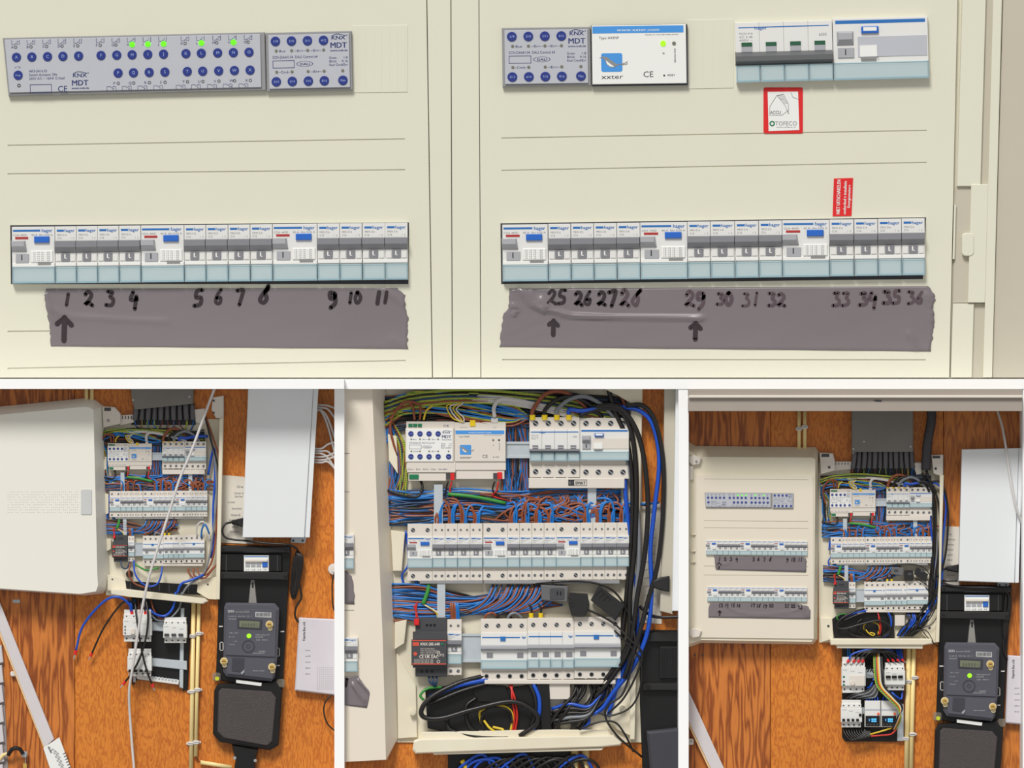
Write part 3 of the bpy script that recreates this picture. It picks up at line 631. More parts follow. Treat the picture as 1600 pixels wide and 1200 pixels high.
# ------------------------------------------------------------------ wires
LIM = {}
def wire(col, pts, r, where, label=None, group=None, ferr=None, n=6, sub=6, name=None, cat='wire', ends=None):
    """one single wire, its own object; ends: ferrule colour at the last point"""
    nm = name or col_name(col)+'_wire'
    if ends is None:
        return solo(nm, label or '%s wire %s' % (WN[col], where), cat, MB().tube(pts, r, n, sub), WM[col], group=group or (None if label else '%s wires %s' % (WN[col], where)), smooth=True)
    x, y, d = pts[-1]; t = Thing(nm, label, cat, x, y, d, d, group=group)
    t.part('sheath', MB().tube(pts, r, n, sub), WM[col], smooth=True)
    px, py, pd = pts[-2]; L = math.hypot(x-px, y-py) or 1; ux, uy = (x-px)/L, (y-py)/L
    t.part('ferrule', MB().tube([(x-ux*r, y-uy*r, d), (x+ux*r*2.6, y+uy*r*2.6, d)], r*1.35, 8, 0), red, label='red ferrule')
    t.part('bare_tip', MB().tube([(x+ux*r*2.6, y+uy*r*2.6, d), (x+ux*r*6, y+uy*r*6, d)], r*.6, 6, 0), metal)
    return t
def col_name(c): return {'navy': 'thick_blue', 'deep': 'dark_blue'}.get(c, c)
class Map:
    def __init__(s, x0, y0, s_, kx=1, ky=1, sk=0, z=0): s.x0 = x0; s.y0 = y0; s.s = s_; s.kx = kx; s.ky = ky; s.sk = sk; s.z = z
    def x(s, x, y=818): return s.x0+(x-635)*s.s*s.kx+(y-818)*s.s*s.sk
    def y(s, y): return s.y0+(y-818)*s.s*s.ky
    def p(s, pts): return [(s.x(a, b), s.y(b), s.z+c*s.s) for a, b, c in pts]
R = random.uniform
def boxed(mb, m, x0, y0, x1, y1, d0, d1, b=0):   # box through the map
    return mb.prism([(m.x(x0, y0), m.y(y0)), (m.x(x1, y0), m.y(y0)), (m.x(x1, y1), m.y(y1)), (m.x(x0, y1), m.y(y1))], m.z+d0*m.s, m.z+d1*m.s, b*m.s)

# prototypes of the devices seen inside the open cabinets (module 19.4 wide)
F = .6
I_mcb = Proto(lambda: device('mcb', 19.3, 49, 20, 20, F)); I_rcd = Proto(lambda: device('rcd', 39.5, 49, 20, 20, F))
I_p4 = Proto(lambda: device('pole4', 79, 50, 19, 25, 1.0)); I_r4 = Proto(lambda: device('rcd4', 77, 50, 17, 28, 1.0))
I_main = Proto(lambda: device('main', 73, 57, 22, 17, .8)); I_mainb = Proto(lambda: device('mainb', 73, 57, 22, 17, .8))
I_one = Proto(lambda: device('mcb', 23, 50, 20, 17, .7))
def psu():
    t = Thing('power_supply', '', 'power supply', 800, 600); P = lambda *a, **k: t.part(*a, a=False, **k)
    P('housing', MB().box(6, 0, 55, 92, 0, 8, 1).box(2, 22, 55, 78, 0, 16, 1).loft([(2, 22), (55, 22), (55, 34), (2, 34)], 12, [(4, 24), (54, 24), (54, 34), (4, 34)], 22), psug)
    P('front_face', MB().box(0, 34, 55, 74, 8, 22, .8), psug)
    rb = MB(); rb.flat(1, 34.5, 54, 36, 22.3); rb.flat(1, 71, 54, 72.6, 22.3); rb.box(2, 38, 12, 43.5, 21.8, 22.4); rb.cyl(6, 56, 3, 22, 22.5, 12); P('printed_band', rb, mat('orange_red_print', (214, 84, 62), .5))
    m = MB(); d = 22.4; m.text('KNX-20E-640', 14, 43, 4.6, d, bold=True, fit=30); m.text('CE UK EAC', 12, 63, 5, d, bold=True, fit=30)
    for k in range(4): m.text('INPUT 100-240VAC 50/60Hz', 14, 49+k*3.1, 2, d, fit=22+4*(k % 3))
    for k in range(3): m.text('OUTPUT 30V 640mA  IP20', 4, 66+k*2.4, 1.8, d, fit=30)
    m.ring(42, 54, 1.8, 2.6, d-.1, d, 12); m.ring(42, 68, 1.8, 2.6, d-.1, d, 12); m.text('LPS', 40, 60, 4, d, fit=11); P('printed_marks', m, hous2)
    P('status_light', MB().cyl(48, 41, 2, 21, 23, 10), green)
    h = MB()
    for x in (24, 30, 36): h.cyl(x, 12, 2.2, 7, 8.3, 10)
    for x in (16, 24, 32): h.cyl(x, 84, 2.4, 7, 8.3, 10)
    P('terminal_holes', h, black, kind='stuff'); P('bus_plug', MB().box(4, 2, 12, 12, 6, 14, .8), red, label='red bus plug')
    P('terminal_shroud', MB().box(6, 76, 55, 80, 8, 14, .6), psug); return t
I_psu = Proto(psu); I_dali = Proto(lambda: dali(True)); I_gate = Proto(lambda: gateway(True))

def interior(m, T, full, rot=0):
    s = m.s; Z = m.z; out = []
    def put(pr, x, y, d, sc_, **kw): return pr.put(m.x(x, y), m.y(y), Z+d*s, Z+(d+12)*s, sc_=sc_*s, rot=rot, sx=kw.pop('sx', 1)*m.kx, **kw)
    # rails and uprights
    kx = lambda x, y: (m.x(x, y), m.y(y))
    fr = Thing('mounting_rail_frame', 'zinc rails and uprights carrying the device rows in %s' % T, 'rail', *kx(800, 1060), Z+1*s, Z+10*s)
    for x0, x1, y0, y1, d0, d1, nm in ((678, 692, 757, 820, 4, 16.5, 'upright'), (683, 696, 908, 970, 4, 16.5, 'upright'), (918, 932, 757, 820, 4, 14, 'upright'), (640, 985, 690, 716, 8, 12, 'rail'), (640, 982, 850, 880, 8, 12, 'rail'), (650, 970, 990, 1035, 8, 12, 'rail')):
        fr.part(nm, boxed(MB(), m, x0, y0, x1, y1, d0, d1, .6), metalw)
        if nm == 'rail': fr.part('rail_lip', boxed(MB(), m, x0, y0, x1, y0+4, 12, 14, .3), metalw); fr.part('rail_lip', boxed(MB(), m, x0, y1-4, x1, y1, 12, 14, .3), metalw)
    # top row
    put(I_dali, 633.5, 670, 15, .565, label='white lighting gateway with nine blue buttons, top row in %s' % T)
    put(I_gate, 710.5, 671.5, 15, .535, label='white gateway with blue bar and bird logo, top row in %s' % T)
    put(I_p4, 827, 671, 15, 1, label='four pole breaker with yellow ferrules on top, top row in %s' % T)
    put(I_r4, 906, 670, 15, 1, label='four pole residual current switch, right end of top row in %s' % T)
    solo('busbar_cover', 'off white comb busbar cover beneath the four pole devices in %s' % T, 'busbar', boxed(MB(), m, 826, 747, 976, 763, 14, 22, 1), hous2)
    if full: q = MB(); q.rect(888, 749.5, 917, 758.5, 23, .5); q.rect(888.6, 750, 897, 758, 23, 1.6); q.flat(891, 752, 895, 756, 23); q.text('EMAT', 899, 756.6, 4.4, 23, bold=True, fit=16); solo('printed_badge', 'grey printed badge reading EMAT on the busbar cover', 'badge', q, inkd)
    # middle row
    x = 635; i = 0
    for g, xs, ww in ((0, 636.5, 39.2), (1, 754.8, 38), (2, 869, 38.2)):
        put(I_rcd, xs, 838.5-g*.7, 15, 1, sx=ww/39.5, label='%s wide switch with blue button in middle row of %s' % (('leftmost', 'centre', 'right')[g], T))
        w0 = {0: 19.6, 1: 19.1, 2: 19}[g]
        for k in range(4):
            xx = xs+ww+k*w0
            put(I_mcb, xx, 838.3-g*.7-k*.1, 15, 1, sx=w0/19.3, label='%s narrow breaker right of the %s blue button, %s' % (('first', 'second', 'third', 'fourth')[k], ('left', 'centre', 'right')[g], T))
    b = Thing('busbar', 'grey printed comb busbar under the middle breaker row in %s' % T, 'busbar', *kx(800, 911), Z+14*s, Z+18*s)
    for a, c in ((656, 754), (756, 862), (866, 968)): b.part('busbar_segment', boxed(MB(), m, a, 906, c, 912, 14, 18, .4), greyr)
    # lower row
    put(I_psu, 643, 965, 13, 1, label='charcoal power supply with red bands in lower row of %s' % T)
    put(I_one, 698.5, 988, 15, 1, label='single breaker beside the charcoal power supply in %s' % T)
    for k, pr in enumerate((I_main, I_mainb, I_main)):
        put(pr, 751+k*73, 989-k*1.4, 15, 1, label='%s in lower row of %s' % (('wide switch with blue button nearest the power supply', 'four pole breaker between two wide switches', 'right end wide switch with blue button')[k], T))
    solo('busbar_cover', 'off white comb busbar cover beneath the lower device row in %s' % T, 'busbar', boxed(MB(), m, 757, 1062, 962, 1069, 13, 21, 1), hous2)

def wiring(m, T, nb, rr=1.0):
    """loose wires of one open cabinet, in the centre cabinet's coordinates; nb scales the number of wires"""
    s = m.s; r0 = 1.75*s*rr
    def wr(col, pts, where, r=r0, **k): wire(col, m.p(pts), r, where+' '+T, **k)
    N = lambda n: max(1, int(n*nb))
    C = ['blue', 'brown', 'blue', 'black', 'deep', 'black', 'striped', 'grey']
    # behind everything: dark wires added to stand in for shade in the gaps
    for k in range(N(60)):
        y = R(616, 668); c = random.choice(['deep', 'black', 'black', 'brown', 'black', 'deep'])
        wr(c, [(601, y+R(-4, 14), 7), (680+R(-20, 20), y+R(-10, 8), R(6, 12)), (790+R(-20, 20), y+R(-12, 12), R(6, 12)), (900+R(-20, 20), y+R(-6, 14), R(6, 11)), (978, y+R(-4, 20), 6)], 'added as shade behind the top row in')
    # fat striped arcs along the top
    for k in range(N(7)):
        y = 611+k*3.4
        wr(('striped', 'black', 'striped', 'deep', 'striped', 'brown', 'striped')[k % 7], [(601, y+18, 12), (650, y+4, 17), (740, y+R(-4, 2), 18), (850, y+8, 17), (930, y+24, 14), (975, y+30, 8)], 'arching over the top row in', r=r0*1.5)
    for k in range(N(4)): wr('white', [(690, 622+k*3, 16), (780, 620+k*3, 19), (880, 640+k*3, 17), (915, 652+k*3, 14)], 'running over the striped wires in', r=r0*1.2)
    for k in range(N(16)):
        y = R(622, 652); c = random.choice(['blue', 'brown', 'blue', 'blue', 'striped'])
        wr(c, [(602, y+R(0, 20), 12), (640+R(-9, 9), y+R(-10, 4), 16), (700, y+R(-12, 4), 18), (790, y+R(6, 18), 17), (826, 652+R(-4, 4), 14)], 'draped over the top left devices in')
    # strands dropping in the gap between gateway and breaker
    for k in range(N(34)):
        x = R(786, 824); c = random.choice(['blue', 'brown', 'blue', 'brown', 'deep', 'black'])
        wr(c, [(x-R(0, 40), 628, 8), (x-R(0, 12), 660, 9), (x, 690, 7), (x+R(-4, 4), 730, 6), (x+R(-6, 10), 775, 8), (x+R(-30, 50), 800, 9)], 'hanging right of the bird logo gateway in')
    # left edge column
    for k in range(N(22)):
        x = R(606, 632); c = random.choice(['deep', 'brown', 'blue', 'striped', 'black'])
        wr(c, [(602, 660+R(-25, 30), 8), (x, 690, 10), (x+R(-2, 8), 740, 9), (x+R(-5, 14), 775, 9), (x+R(10, 40), 800+R(-10, 10), 9)], 'descending left of the top row in')
    # second bundle, between top and middle rows
    for k in range(N(38)):
        y = R(768, 818); c = random.choice(C[:5])
        wr(c, [(606, y+R(-6, 6), 9), (650, y+R(-8, 4), R(9, 14)), (720, y-R(0, 10), R(8, 13)), (800, y-R(-8, 10), R(8, 12)), (880, y-R(-6, 16), 9), (970, y+R(-20, 10), 7)], 'crossing above the middle row in')
    for k in range(N(26)):
        x = R(800, 985); c = random.choice(['blue', 'brown'])
        wr(c, [(x, 768, 7), (x+R(-14, 14), 785, 12), (x+R(-40, 40), 800, 14), (x+R(-55, 55), 815, 11)], 'tangled above the middle row in')
    # pairs rising out of the middle row terminals
    for g, x0, w0 in ((0, 675.7, 19.6), (1, 792.8, 19.1), (2, 907.2, 19)):
        for k in range(4):
            xa = x0+w0*(k+.28); xb = x0+w0*(k+.72)
            for x, c in ((xa, 'brown'), (xb, 'blue'), (xa+3, 'brown'), (xb-3, 'blue')):
                if R(0, 1) > nb*1.2: continue
                up = R(20, 38); sd = random.choice((-1, 1))*R(10, 30)
                wr(c, [(x, 820, 15), (x+R(-1, 1), 820-up*.55, 16), (x+sd*.25, 820-up, 14), (x+sd, 820-up-R(-3, 5), 11), (x+sd*1.9, 822-up+R(-6, 14), 9)], 'rising from the %s breaker right of the %s blue button,' % (('first', 'second', 'third', 'fourth')[k], ('left', 'centre', 'right')[g]), r=r0*1.15)
    # third bundle, between middle and lower rows
    for k in range(N(46)):
        y = R(915, 968); c = random.choice(['blue', 'brown', 'blue', 'brown', 'deep', 'black'])
        wr(c, [(610, y+R(-4, 3), 9), (660, y+R(-2, 5), R(9, 14)), (730, y*.6+950*.4+R(-4, 5), R(9, 14)), (800, 945+R(-22, 16), 10), (860+R(-10, 20), 925+R(-12, 25), 8)], 'sweeping above the lower row in')
    for k in range(N(24)):
        x = 735+k/max(1, N(24))*110+R(-3, 3); c = ['blue', 'brown'][k % 2]
        wr(c, [(x-40, 960, 9), (x, 952+R(-3, 3), 14), (x+24, 935, 15), (x+34, 914, 9)], 'fanning up beneath the busbar in')
    for dx, c in ((706, 'brown'), (712, 'brown'), (708.5, 'brown'), (714, 'blue'), (717, 'blue')):
        wr(c, [(dx-3, 938, 10), (dx-1, 950, 16), (dx, 972, 15)], 'entering the single breaker in', r=r0*1.2)
    for x, c in ((756, 'brown'), (775, 'black'), (792, 'grey')):
        wr(c, [(x, 972, 15), (x+4, 961, 18), (x+14, 958, 17), (x+24, 966, 12)], 'looped into the wide lower switch in', r=r0*1.3)
    wr('green', [(670, 912, 12), (668, 925, 14), (661, 944, 15)], '', label='fat green sheathed wire above the power supply in '+T, r=r0*2)
    for k, c in enumerate(('yellow', 'white')): wr(c, [(661, 944, 15), (672, 950, 17), (682+k*3, 958, 16), (684+k*4, 968, 14)], '', label='thin %s wire entering the power supply in %s' % (c, T), r=r0*.8)
    for k in range(3): wr('red', [(646+k*3, 946-k*3, 15), (650, 955, 16), (654-k*2, 968, 18)], 'above the power supply in', r=r0*.6)
    for k, c in enumerate(('yellow', 'white', 'yellow', 'white')):
        wr(c, [(712+k*4, 632-k, 20), (698+k*5, 634+k*2, 22), (706+k*6, 652, 21), (722+k, 660, 20)], 'looping into the yellow bus plug in', r=r0*.7)
    wr('yellow', [(676, 634, 18), (666, 642, 19), (662, 656, 17)], '', label='yellow wire into top of the button gateway in '+T, r=r0)
    for x, a in ((648, 4), (656, 0)): wr('brown', [(x, 656, 17), (x-a, 634, 22), (636-a, 628, 22), (616, 646, 20), (610, 670, 16), (620, 712, 12)], 'curling into the button gateway top in', r=r0*1.2)
    wr('white', [(773, 652, 19), (772, 636, 22), (784, 624, 22), (820, 628, 18), (880, 642, 16)], '', label='grey network cable rising from the bird logo gateway in '+T, r=r0*2, name='network_cable', cat='cable')
    for x, c, h in ((832, 'brown', 604), (851, 'black', 612), (870, 'grey', 612), (889, 'navy', 630)):
        wr(c, [(x, 652, 20), (x+1, 640, 23), (x+20, h+12, 25), (x+46, h+8, 24), (x+72, h+22 if c != 'navy' else h+6, 20), (x+100 if c == 'navy' else x+90, h+40 if c != 'navy' else 636, 14)], '', label='thick %s wire arching from a yellow ferrule in %s' % (WN[c].replace('thick ', ''), T), r=r0*2)
        solo('ferrule', 'yellow ferrule of the %s wire in %s' % (WN[c].replace('thick ', ''), T), 'ferrule', MB().tube(m.p([(x, 656, 20), (x, 648, 20)]), 4.6*s, 8, 0), yel)
    for x in (830, 845): wr('black', [(x, 962, 15), (x, 950, 17), (x-6, 940, 14)], 'with yellow ferrule above the lower breakers in', r=r0); solo('ferrule', 'yellow ferrule above the lower breakers in '+T, 'ferrule', MB().tube(m.p([(x, 967, 15), (x, 958, 15)]), 3.6*s, 8, 0), yel, group='yellow ferrules above the lower breakers in '+T)
    for x, dx in ((706, 0), (779, 2)):
        for c, o in (('black', -6), ('red', 0)):
            wr(c, [(x+o, 752, 16), (x+o-3, 766, 15), (x+o+R(-8, 8), 776, 12), (x+dx*10+14, 785, 10)], 'hanging from the red bus plugs in', r=r0*.9)
    wr('green', [(700, 772, 14), (740, 776, 16), (790, 786, 14)], '', label='fat green sheathed cable crossing below the gateways in '+T, r=r0*1.7)
    wr('black', [(606, 766, 12), (630, 774, 16), (652, 776, 15), (660, 762, 12), (656, 748, 8)], '', label='black wire looping under the button gateway in '+T, r=r0*1.2)
    for k in range(3): wr('blue', [(648+k*2, 905, 10), (652, 918, 8)], 'under the middle row in')
    wr('navy', [(630, 862, 9), (634, 830, 8), (638, 880, 9), (628, 900, 8), (636, 925, 8)], '', label='blue wire beside the leftmost wide switch in '+T, r=r0)
# ------------------------------------------------------------------ bottom centre scene
BC = 'bottom centre picture'
enc = Thing('enclosure', 'ivory open distribution cabinet body in the bottom centre picture', 'electrical cabinet', 790, 1170, 0, 4)
enc.part('back_plate', MB().box(600, 600, 1003, 1160, .5, 3), encl)
enc.part('right_wall', MB().prism([(985, 600), (1004, 600), (1000, 790), (990, 1155), (984, 1155)], 2, 20, 1), encl)
enc.part('top_cap', MB().prism([(930, 600), (1004, 600), (1002, 640), (965, 618)], 3, 22, 1), encl)
enc.part('left_inner_plate', MB().prism([(606, 678), (620, 682), (622, 740), (608, 720)], 3, 14, .8), encl)
enc.part('left_inner_plate', MB().prism([(611, 828), (633, 832), (628, 892), (614, 892)], 3, 14, .8), encl)
enc.part('left_inner_plate', MB().prism([(617, 972), (636, 968), (632, 1005), (617, 1014)], 3, 14, .8), encl)
enc.part('left_inner_plate', MB().prism([(620, 1020), (650, 1070), (652, 1152), (622, 1154)], 3, 9, .8), encl)
enc.part('right_foot_plate', MB().prism([(958, 1060), (992, 1040), (991, 1152), (965, 1140), (944, 1120)], 3, 12, .8), encl)
enc.part('screw_post', MB().cyl(645, 1112, 5, 8, 18, 12).cyl(645, 1112, 2.5, 17, 18.5, 10), encl); enc.part('screw_post', MB().cyl(972, 1106, 5, 8, 20, 12), encl)
enc.part('bottom_tray', MB().prism([(655, 1153), (960, 1147), (968, 1152), (972, 1157), (969, 1163), (940, 1166), (650, 1176), (645, 1170), (647, 1156)], 3, 34, 2), encl)
enc.part('tray_back_lip', MB().prism([(660, 1143), (864, 1139), (950, 1140), (958, 1148), (657, 1154)], 3, 24, 1), encl)
enc.part('tray_underside', MB().prism([(676, 1174), (943, 1167), (940, 1170), (678, 1178)], 3, 30, .5), encl)
dr = Thing('cabinet_door', 'tan half open cabinet door at the left side of the bottom centre picture', 'door', 570, 1190, 10, 46)
dr.part('door_leaf', MB().loft([(530, 600), (601, 600), (617, 1000), (621, 1155), (604, 1190), (530, 1193)], 6, [(530, 600), (581, 600), (598, 1000), (603, 1186), (603, 1187), (530, 1191)], 44), tan_door)
dr.part('score_line', MB().box(530, 708, 546, 709, 43.8, 44.3), ink); dr.part('score_line', MB().box(530, 768, 546, 769, 43.8, 44.3), ink); dr.part('score_line', MB().box(538, 953, 553, 954, 43.8, 44.3), ink)
P_mcb.put(531, 835, 44, 50, sc_=.6, sx=22/34.6/.6, label='narrow breaker at the door edge above torn tape, bottom centre picture')
P_mcb.put(534, 996, 44, 50, sc_=.6, sx=25/34.6/.6, label='narrow breaker at the door edge above handwritten tape, bottom centre picture')
tape('torn grey tape end on the door below the upper breaker, bottom centre picture', [(530, 891), (530, 944)], [(541, 892), (549, 900), (553, 915), (554, 944)], None, None, 44.2, [([(545, 895), (553, 940)], .6, 3)], [], nx=12, ny=12, s=.6)
tape('crumpled grey tape end on the door below the lower breaker, bottom centre picture', [(530, 1058), (530, 1101)], [(560, 1056), (567, 1066), (578, 1083), (574, 1106)], None, None, 44.2, [([(552, 1070), (562, 1085), (570, 1095)], 2, 3), ([(560, 1063), (576, 1080)], 1.6, 2)], [('1', 541, 1066, 12, 4)], nx=24, ny=16, s=.6)
M3 = Map(635, 818, 1)
interior(M3, BC, True); wiring(M3, BC, 1.05)
# strip of wood box and white door at the right
solo('metal_box', 'shade-toned taupe side of the white metal box at right edge, bottom centre picture', 'box', MB().prism([(1038, 600), (1056, 600), (1051, 960), (1031, 955), (1036, 790)], 0, 26, 1), taupe)  # taupe puts the shade on the white box's side into its colour
solo('white_door', 'pale front edge of the box door at right edge, bottom centre picture', 'door', MB().prism([(1056, 600), (1068, 600), (1068, 955), (1050, 955)], 10, 40, 1), boxw)
sh = Thing('note_sheet', 'paper note with faint handwriting behind the black cables, bottom centre picture', 'paper', 1015, 975, .2, 1.2)
sh.part('sheet', MB().prism([(998, 783), (1032, 786), (1034, 975), (992, 972)], .2, 1.2), paper); q = MB()
for k in range(12): q.stroke([(1006+R(0, 3), 800+k*13), (1014, 798+k*13+R(0, 3)), (1024, 801+k*13)], .6, 1.6)
sh.part('handwriting', q, ink, kind='stuff')
# heavy cables down the right side
VC = []
def vc(col, pts, r, lab):
    r *= .88; VC.append((col, pts, r, lab)); wire(col, pts, r, '', label=lab+', bottom centre picture', name=col_name(col)+'_cable', cat='cable', n=8)
vc('black', [(978, 634, 26), (1005, 634, 30), (1024, 660, 30), (1036, 720, 30), (1036, 800, 30), (1028, 880, 30), (1012, 940, 30), (996, 1000, 32), (976, 1060, 26)], 4.2, 'outermost thick black cable')
vc('navy', [(972, 636, 24), (1000, 642, 26), (1020, 665, 26), (1030, 720, 26), (1022, 800, 27), (1016, 860, 27), (1018, 920, 27), (1012, 985, 27), (990, 1040, 26), (960, 1080, 20), (935, 1112, 16), (900, 1118, 14)], 4, 'outermost thick blue cable')
vc('black', [(930, 636, 24), (960, 634, 28), (985, 655, 29), (1003, 700, 28), (1012, 780, 28), (1008, 860, 28), (996, 930, 28), (984, 1010, 26), (955, 1060, 20), (930, 1090, 16)], 4.4, 'second thick black cable from the right')
vc('black', [(905, 650, 22), (930, 640, 24), (965, 640, 25), (985, 670, 25), (994, 740, 24), (992, 850, 24), (984, 930, 24), (980, 1010, 22), (940, 1070, 17)], 4.4, 'third thick black cable from the right')
vc('grey', [(978, 700, 16), (984, 740, 18), (996, 800, 20), (998, 880, 20), (990, 960, 20), (982, 1050, 18)], 4.2, 'thick grey cable among the black ones')
vc('navy', [(976, 720, 14), (978, 780, 16), (986, 850, 16), (994, 930, 18), (994, 1000, 18), (970, 1055, 16), (950, 1120, 14)], 3.8, 'inner thick blue cable')
vc('black', [(950, 605, 16), (960, 640, 20), (980, 690, 21), (988, 760, 21), (986, 850, 20), (978, 940, 18), (972, 1000, 16)], 4.2, 'thick black cable nearest the devices')
vc('brown', [(960, 606, 14), (975, 630, 16), (996, 720, 16), (986, 840, 15), (990, 960, 14), (985, 1040, 14)], 3, 'brown cable behind the black ones')
vc('black', [(830, 912, 16), (900, 908, 20), (940, 914, 22), (965, 930, 23), (984, 965, 24), (992, 1010, 34), (975, 1080, 34), (952, 1100, 34), (946, 1120, 34), (965, 1150, 36), (1003, 1183, 20)], 1.9, 'thin black sensor lead crossing the bottom tray')
vc('black', [(893, 943, 24), (930, 958, 27), (960, 975, 27), (985, 1000, 34), (1003, 1020, 34), (996, 1050, 34), (975, 1090, 33), (950, 1115, 30)], 1.9, 'thin black sensor lead from the round sensor')
vc('black', [(960, 985, 25), (975, 1000, 28), (1000, 1030, 33), (1000, 1075, 33), (985, 1105, 33), (955, 1118, 30), (935, 1114, 28)], 1.7, 'thin black lead at the right foot')
vc('black', [(905, 1140, 30), (935, 1128, 34), (960, 1128, 34), (975, 1145, 34), (990, 1175, 20)], 1.8, 'thin black lead over the tray end')
# clamp sensors
def sens(P, d0, d1, lab, m=blackm):
    t = Thing('current_sensor', lab, 'sensor', P[0][0], P[0][1], d0, d1); t.part('housing', MB().prism(P, d0, d1, 1.4), m); return t
t = sens([(845, 914), (888, 916), (887, 941), (846, 938)], 10, 27, 'grey split clamp sensor left of two black ones, bottom centre picture', mat('grey_sensor', (104, 104, 106), .4)); t.part('latch', MB().rbox(859, 919, 882, 937, 26, 28, 3, .4), psug)
t.part('latch_slots', MB().box(870, 924, 872, 930, 28, 28.4).box(875, 924, 877, 930, 28, 28.4), black)
t = sens([(890, 926), (918, 928), (921, 945), (916, 962), (893, 962), (888, 944)], 12, 30, 'black rounded clamp sensor between the other two sensors, bottom centre picture'); t.part('cable_gland', MB().ring(893, 943, 2, 5, 29, 31, 14), blackm)
t = sens([(936, 915), (977, 946), (962, 970), (923, 938)], 10, 28, 'black tilted clamp sensor with raised ribs, bottom centre picture')
for k in range(3): t.part('rib', MB().stroke([(931+k*6, 930+k*4), (940+k*5, 922+k*5), (944+k*5, 928+k*5)], 2, 28.4, 0), black)
# bottom compartment: black block, coiled cables
t = Thing('black_block', 'black cable entry block in the bottom compartment, bottom centre picture', 'cable entry', 760, 1145, 3, 14)
t.part('body', MB().prism([(664, 1075), (735, 1068), (795, 1075), (858, 1066), (862, 1144), (840, 1146), (705, 1146), (668, 1138)], 3, 11, 1), black); t.part('front_flap', MB().prism([(838, 1066), (858, 1066), (862, 1143), (846, 1146)], 10, 18, .8), black)
t.part('panel', MB().prism([(735, 1068), (790, 1072), (800, 1100), (745, 1096)], 10, 14, .8), black)
solo('junction_box', 'small ivory box below the wide switches, bottom centre picture', 'box', MB().box(857, 1066, 891, 1093, 4, 16, 1), hous2)
vc('black', [(760, 1056, 15), (720, 1066, 22), (680, 1085, 26), (660, 1105, 27), (662, 1120, 27), (690, 1122, 28), (740, 1108, 28), (800, 1096, 28), (835, 1112, 28), (838, 1130, 27), (812, 1150, 24)], 4.4, 'thickest black cable coiled in the bottom compartment')
vc('navy', [(762, 1062, 16), (720, 1070, 21), (690, 1080, 22), (672, 1090, 20)], 4.4, 'blue cable inside the black coil at left')
vc('black', [(762, 1068, 16), (720, 1080, 20), (680, 1096, 20), (668, 1096, 18)], 3.6, 'black cable under the blue one at left')
vc('navy', [(833, 1068, 16), (842, 1090, 20), (842, 1115, 22), (832, 1140, 20), (812, 1152, 18)], 3.8, 'blue cable curving down the middle of the bottom compartment')
vc('black', [(826, 1066, 16), (836, 1090, 21), (836, 1116, 22), (825, 1142, 20), (800, 1154, 18)], 3.2, 'black cable curving beside the blue one')
vc('black', [(698, 1124, 16), (704, 1140, 20), (740, 1150, 22), (780, 1152, 22), (812, 1148, 20)], 3.2, 'black cable lying along the tray')
vc('black', [(745, 1090, 14), (728, 1105, 18), (734, 1135, 20), (760, 1150, 20)], 3, 'black loop near the yellow coil')
vc('yellow', [(752, 1130, 16), (750, 1112, 20), (768, 1104, 22), (790, 1104, 22), (801, 1118, 20), (798, 1142, 16)], 2.2, 'upper yellow wire loop')
vc('yellow', [(756, 1126, 18), (766, 1138, 21), (780, 1146, 22), (786, 1140, 21), (770, 1136, 19)], 2.2, 'lower yellow wire loop')
vc('black', [(756, 1140, 20), (752, 1122, 23), (766, 1106, 24), (795, 1110, 24), (800, 1130, 22)], 2, 'thin black loop over the yellow coil')
for k, dx in enumerate((0, 4)): vc('red', [(800-dx, 1070, 14), (800+dx, 1090, 20), (804+dx, 1120, 20), (800+dx, 1145, 16)], 2, '%s red wire in the bottom compartment' % ('left', 'right')[k])
vc('green', [(690, 1074, 12), (668, 1076, 16), (657, 1086, 18), (662, 1094, 18)], 2.4, 'small green loop at the left of the coil')
for k in range(14):
    x = 893+k*4.5; c = random.choice(['black', 'navy', 'black', 'black', 'black'])
    wire(c, [(x, 1064, 8), (x+R(-8, 8), 1085, R(8, 16)), (x-R(5, 30), 1110, R(10, 18)), (x-R(20, 50), 1130, R(8, 16)), (x-R(20, 60), 1146, 8)], 2.8, 'crowded under the right wide switch in '+BC)
for k in range(5): wire(['navy', 'black', 'black', 'grey', 'black'][k], [(862, 1108+k*6, 10), (890, 1100+k*7, 16), (920, 1104+k*4, 18), (940, 1085, 16)], 3, 'lying across the right end of the compartment in '+BC)
for k in range(3): wire('deep', [(670+k*6, 1056, 14), (672+k*5, 1066, 18), (680, 1072, 16)], 1.8, 'leaving the power supply bottom in '+BC)
# below the tray
solo('black_board', 'black mounting board below the tray, bottom centre picture', 'board', MB().box(700, 1172, 890, 1230, 1, 4, .5), black)
for k in range(14):
    x = 705+k*13; wire(random.choice(['black', 'black', 'navy', 'black']), [(x, 1216, 6), (x+20, 1192+R(-6, 6), 16), (x+50, 1182+R(-4, 6), 18), (x+70, 1212, 10)], 2.6, 'looping below the tray in '+BC)
solo('ferrule', 'yellow ferrule below the tray, bottom centre picture', 'ferrule', MB().tube([(722, 1188, 12), (728, 1200, 12)], 4, 8, 0), yel)
for x, n_ in ((892, 'left'), (909, 'right')): solo('conduit', '%s cream conduit below the tray, bottom centre picture' % n_, 'conduit', MB().tube([(x+6, 1168, 6), (x+6, 1230, 6)], 6, 10, 0), condu, smooth=True)
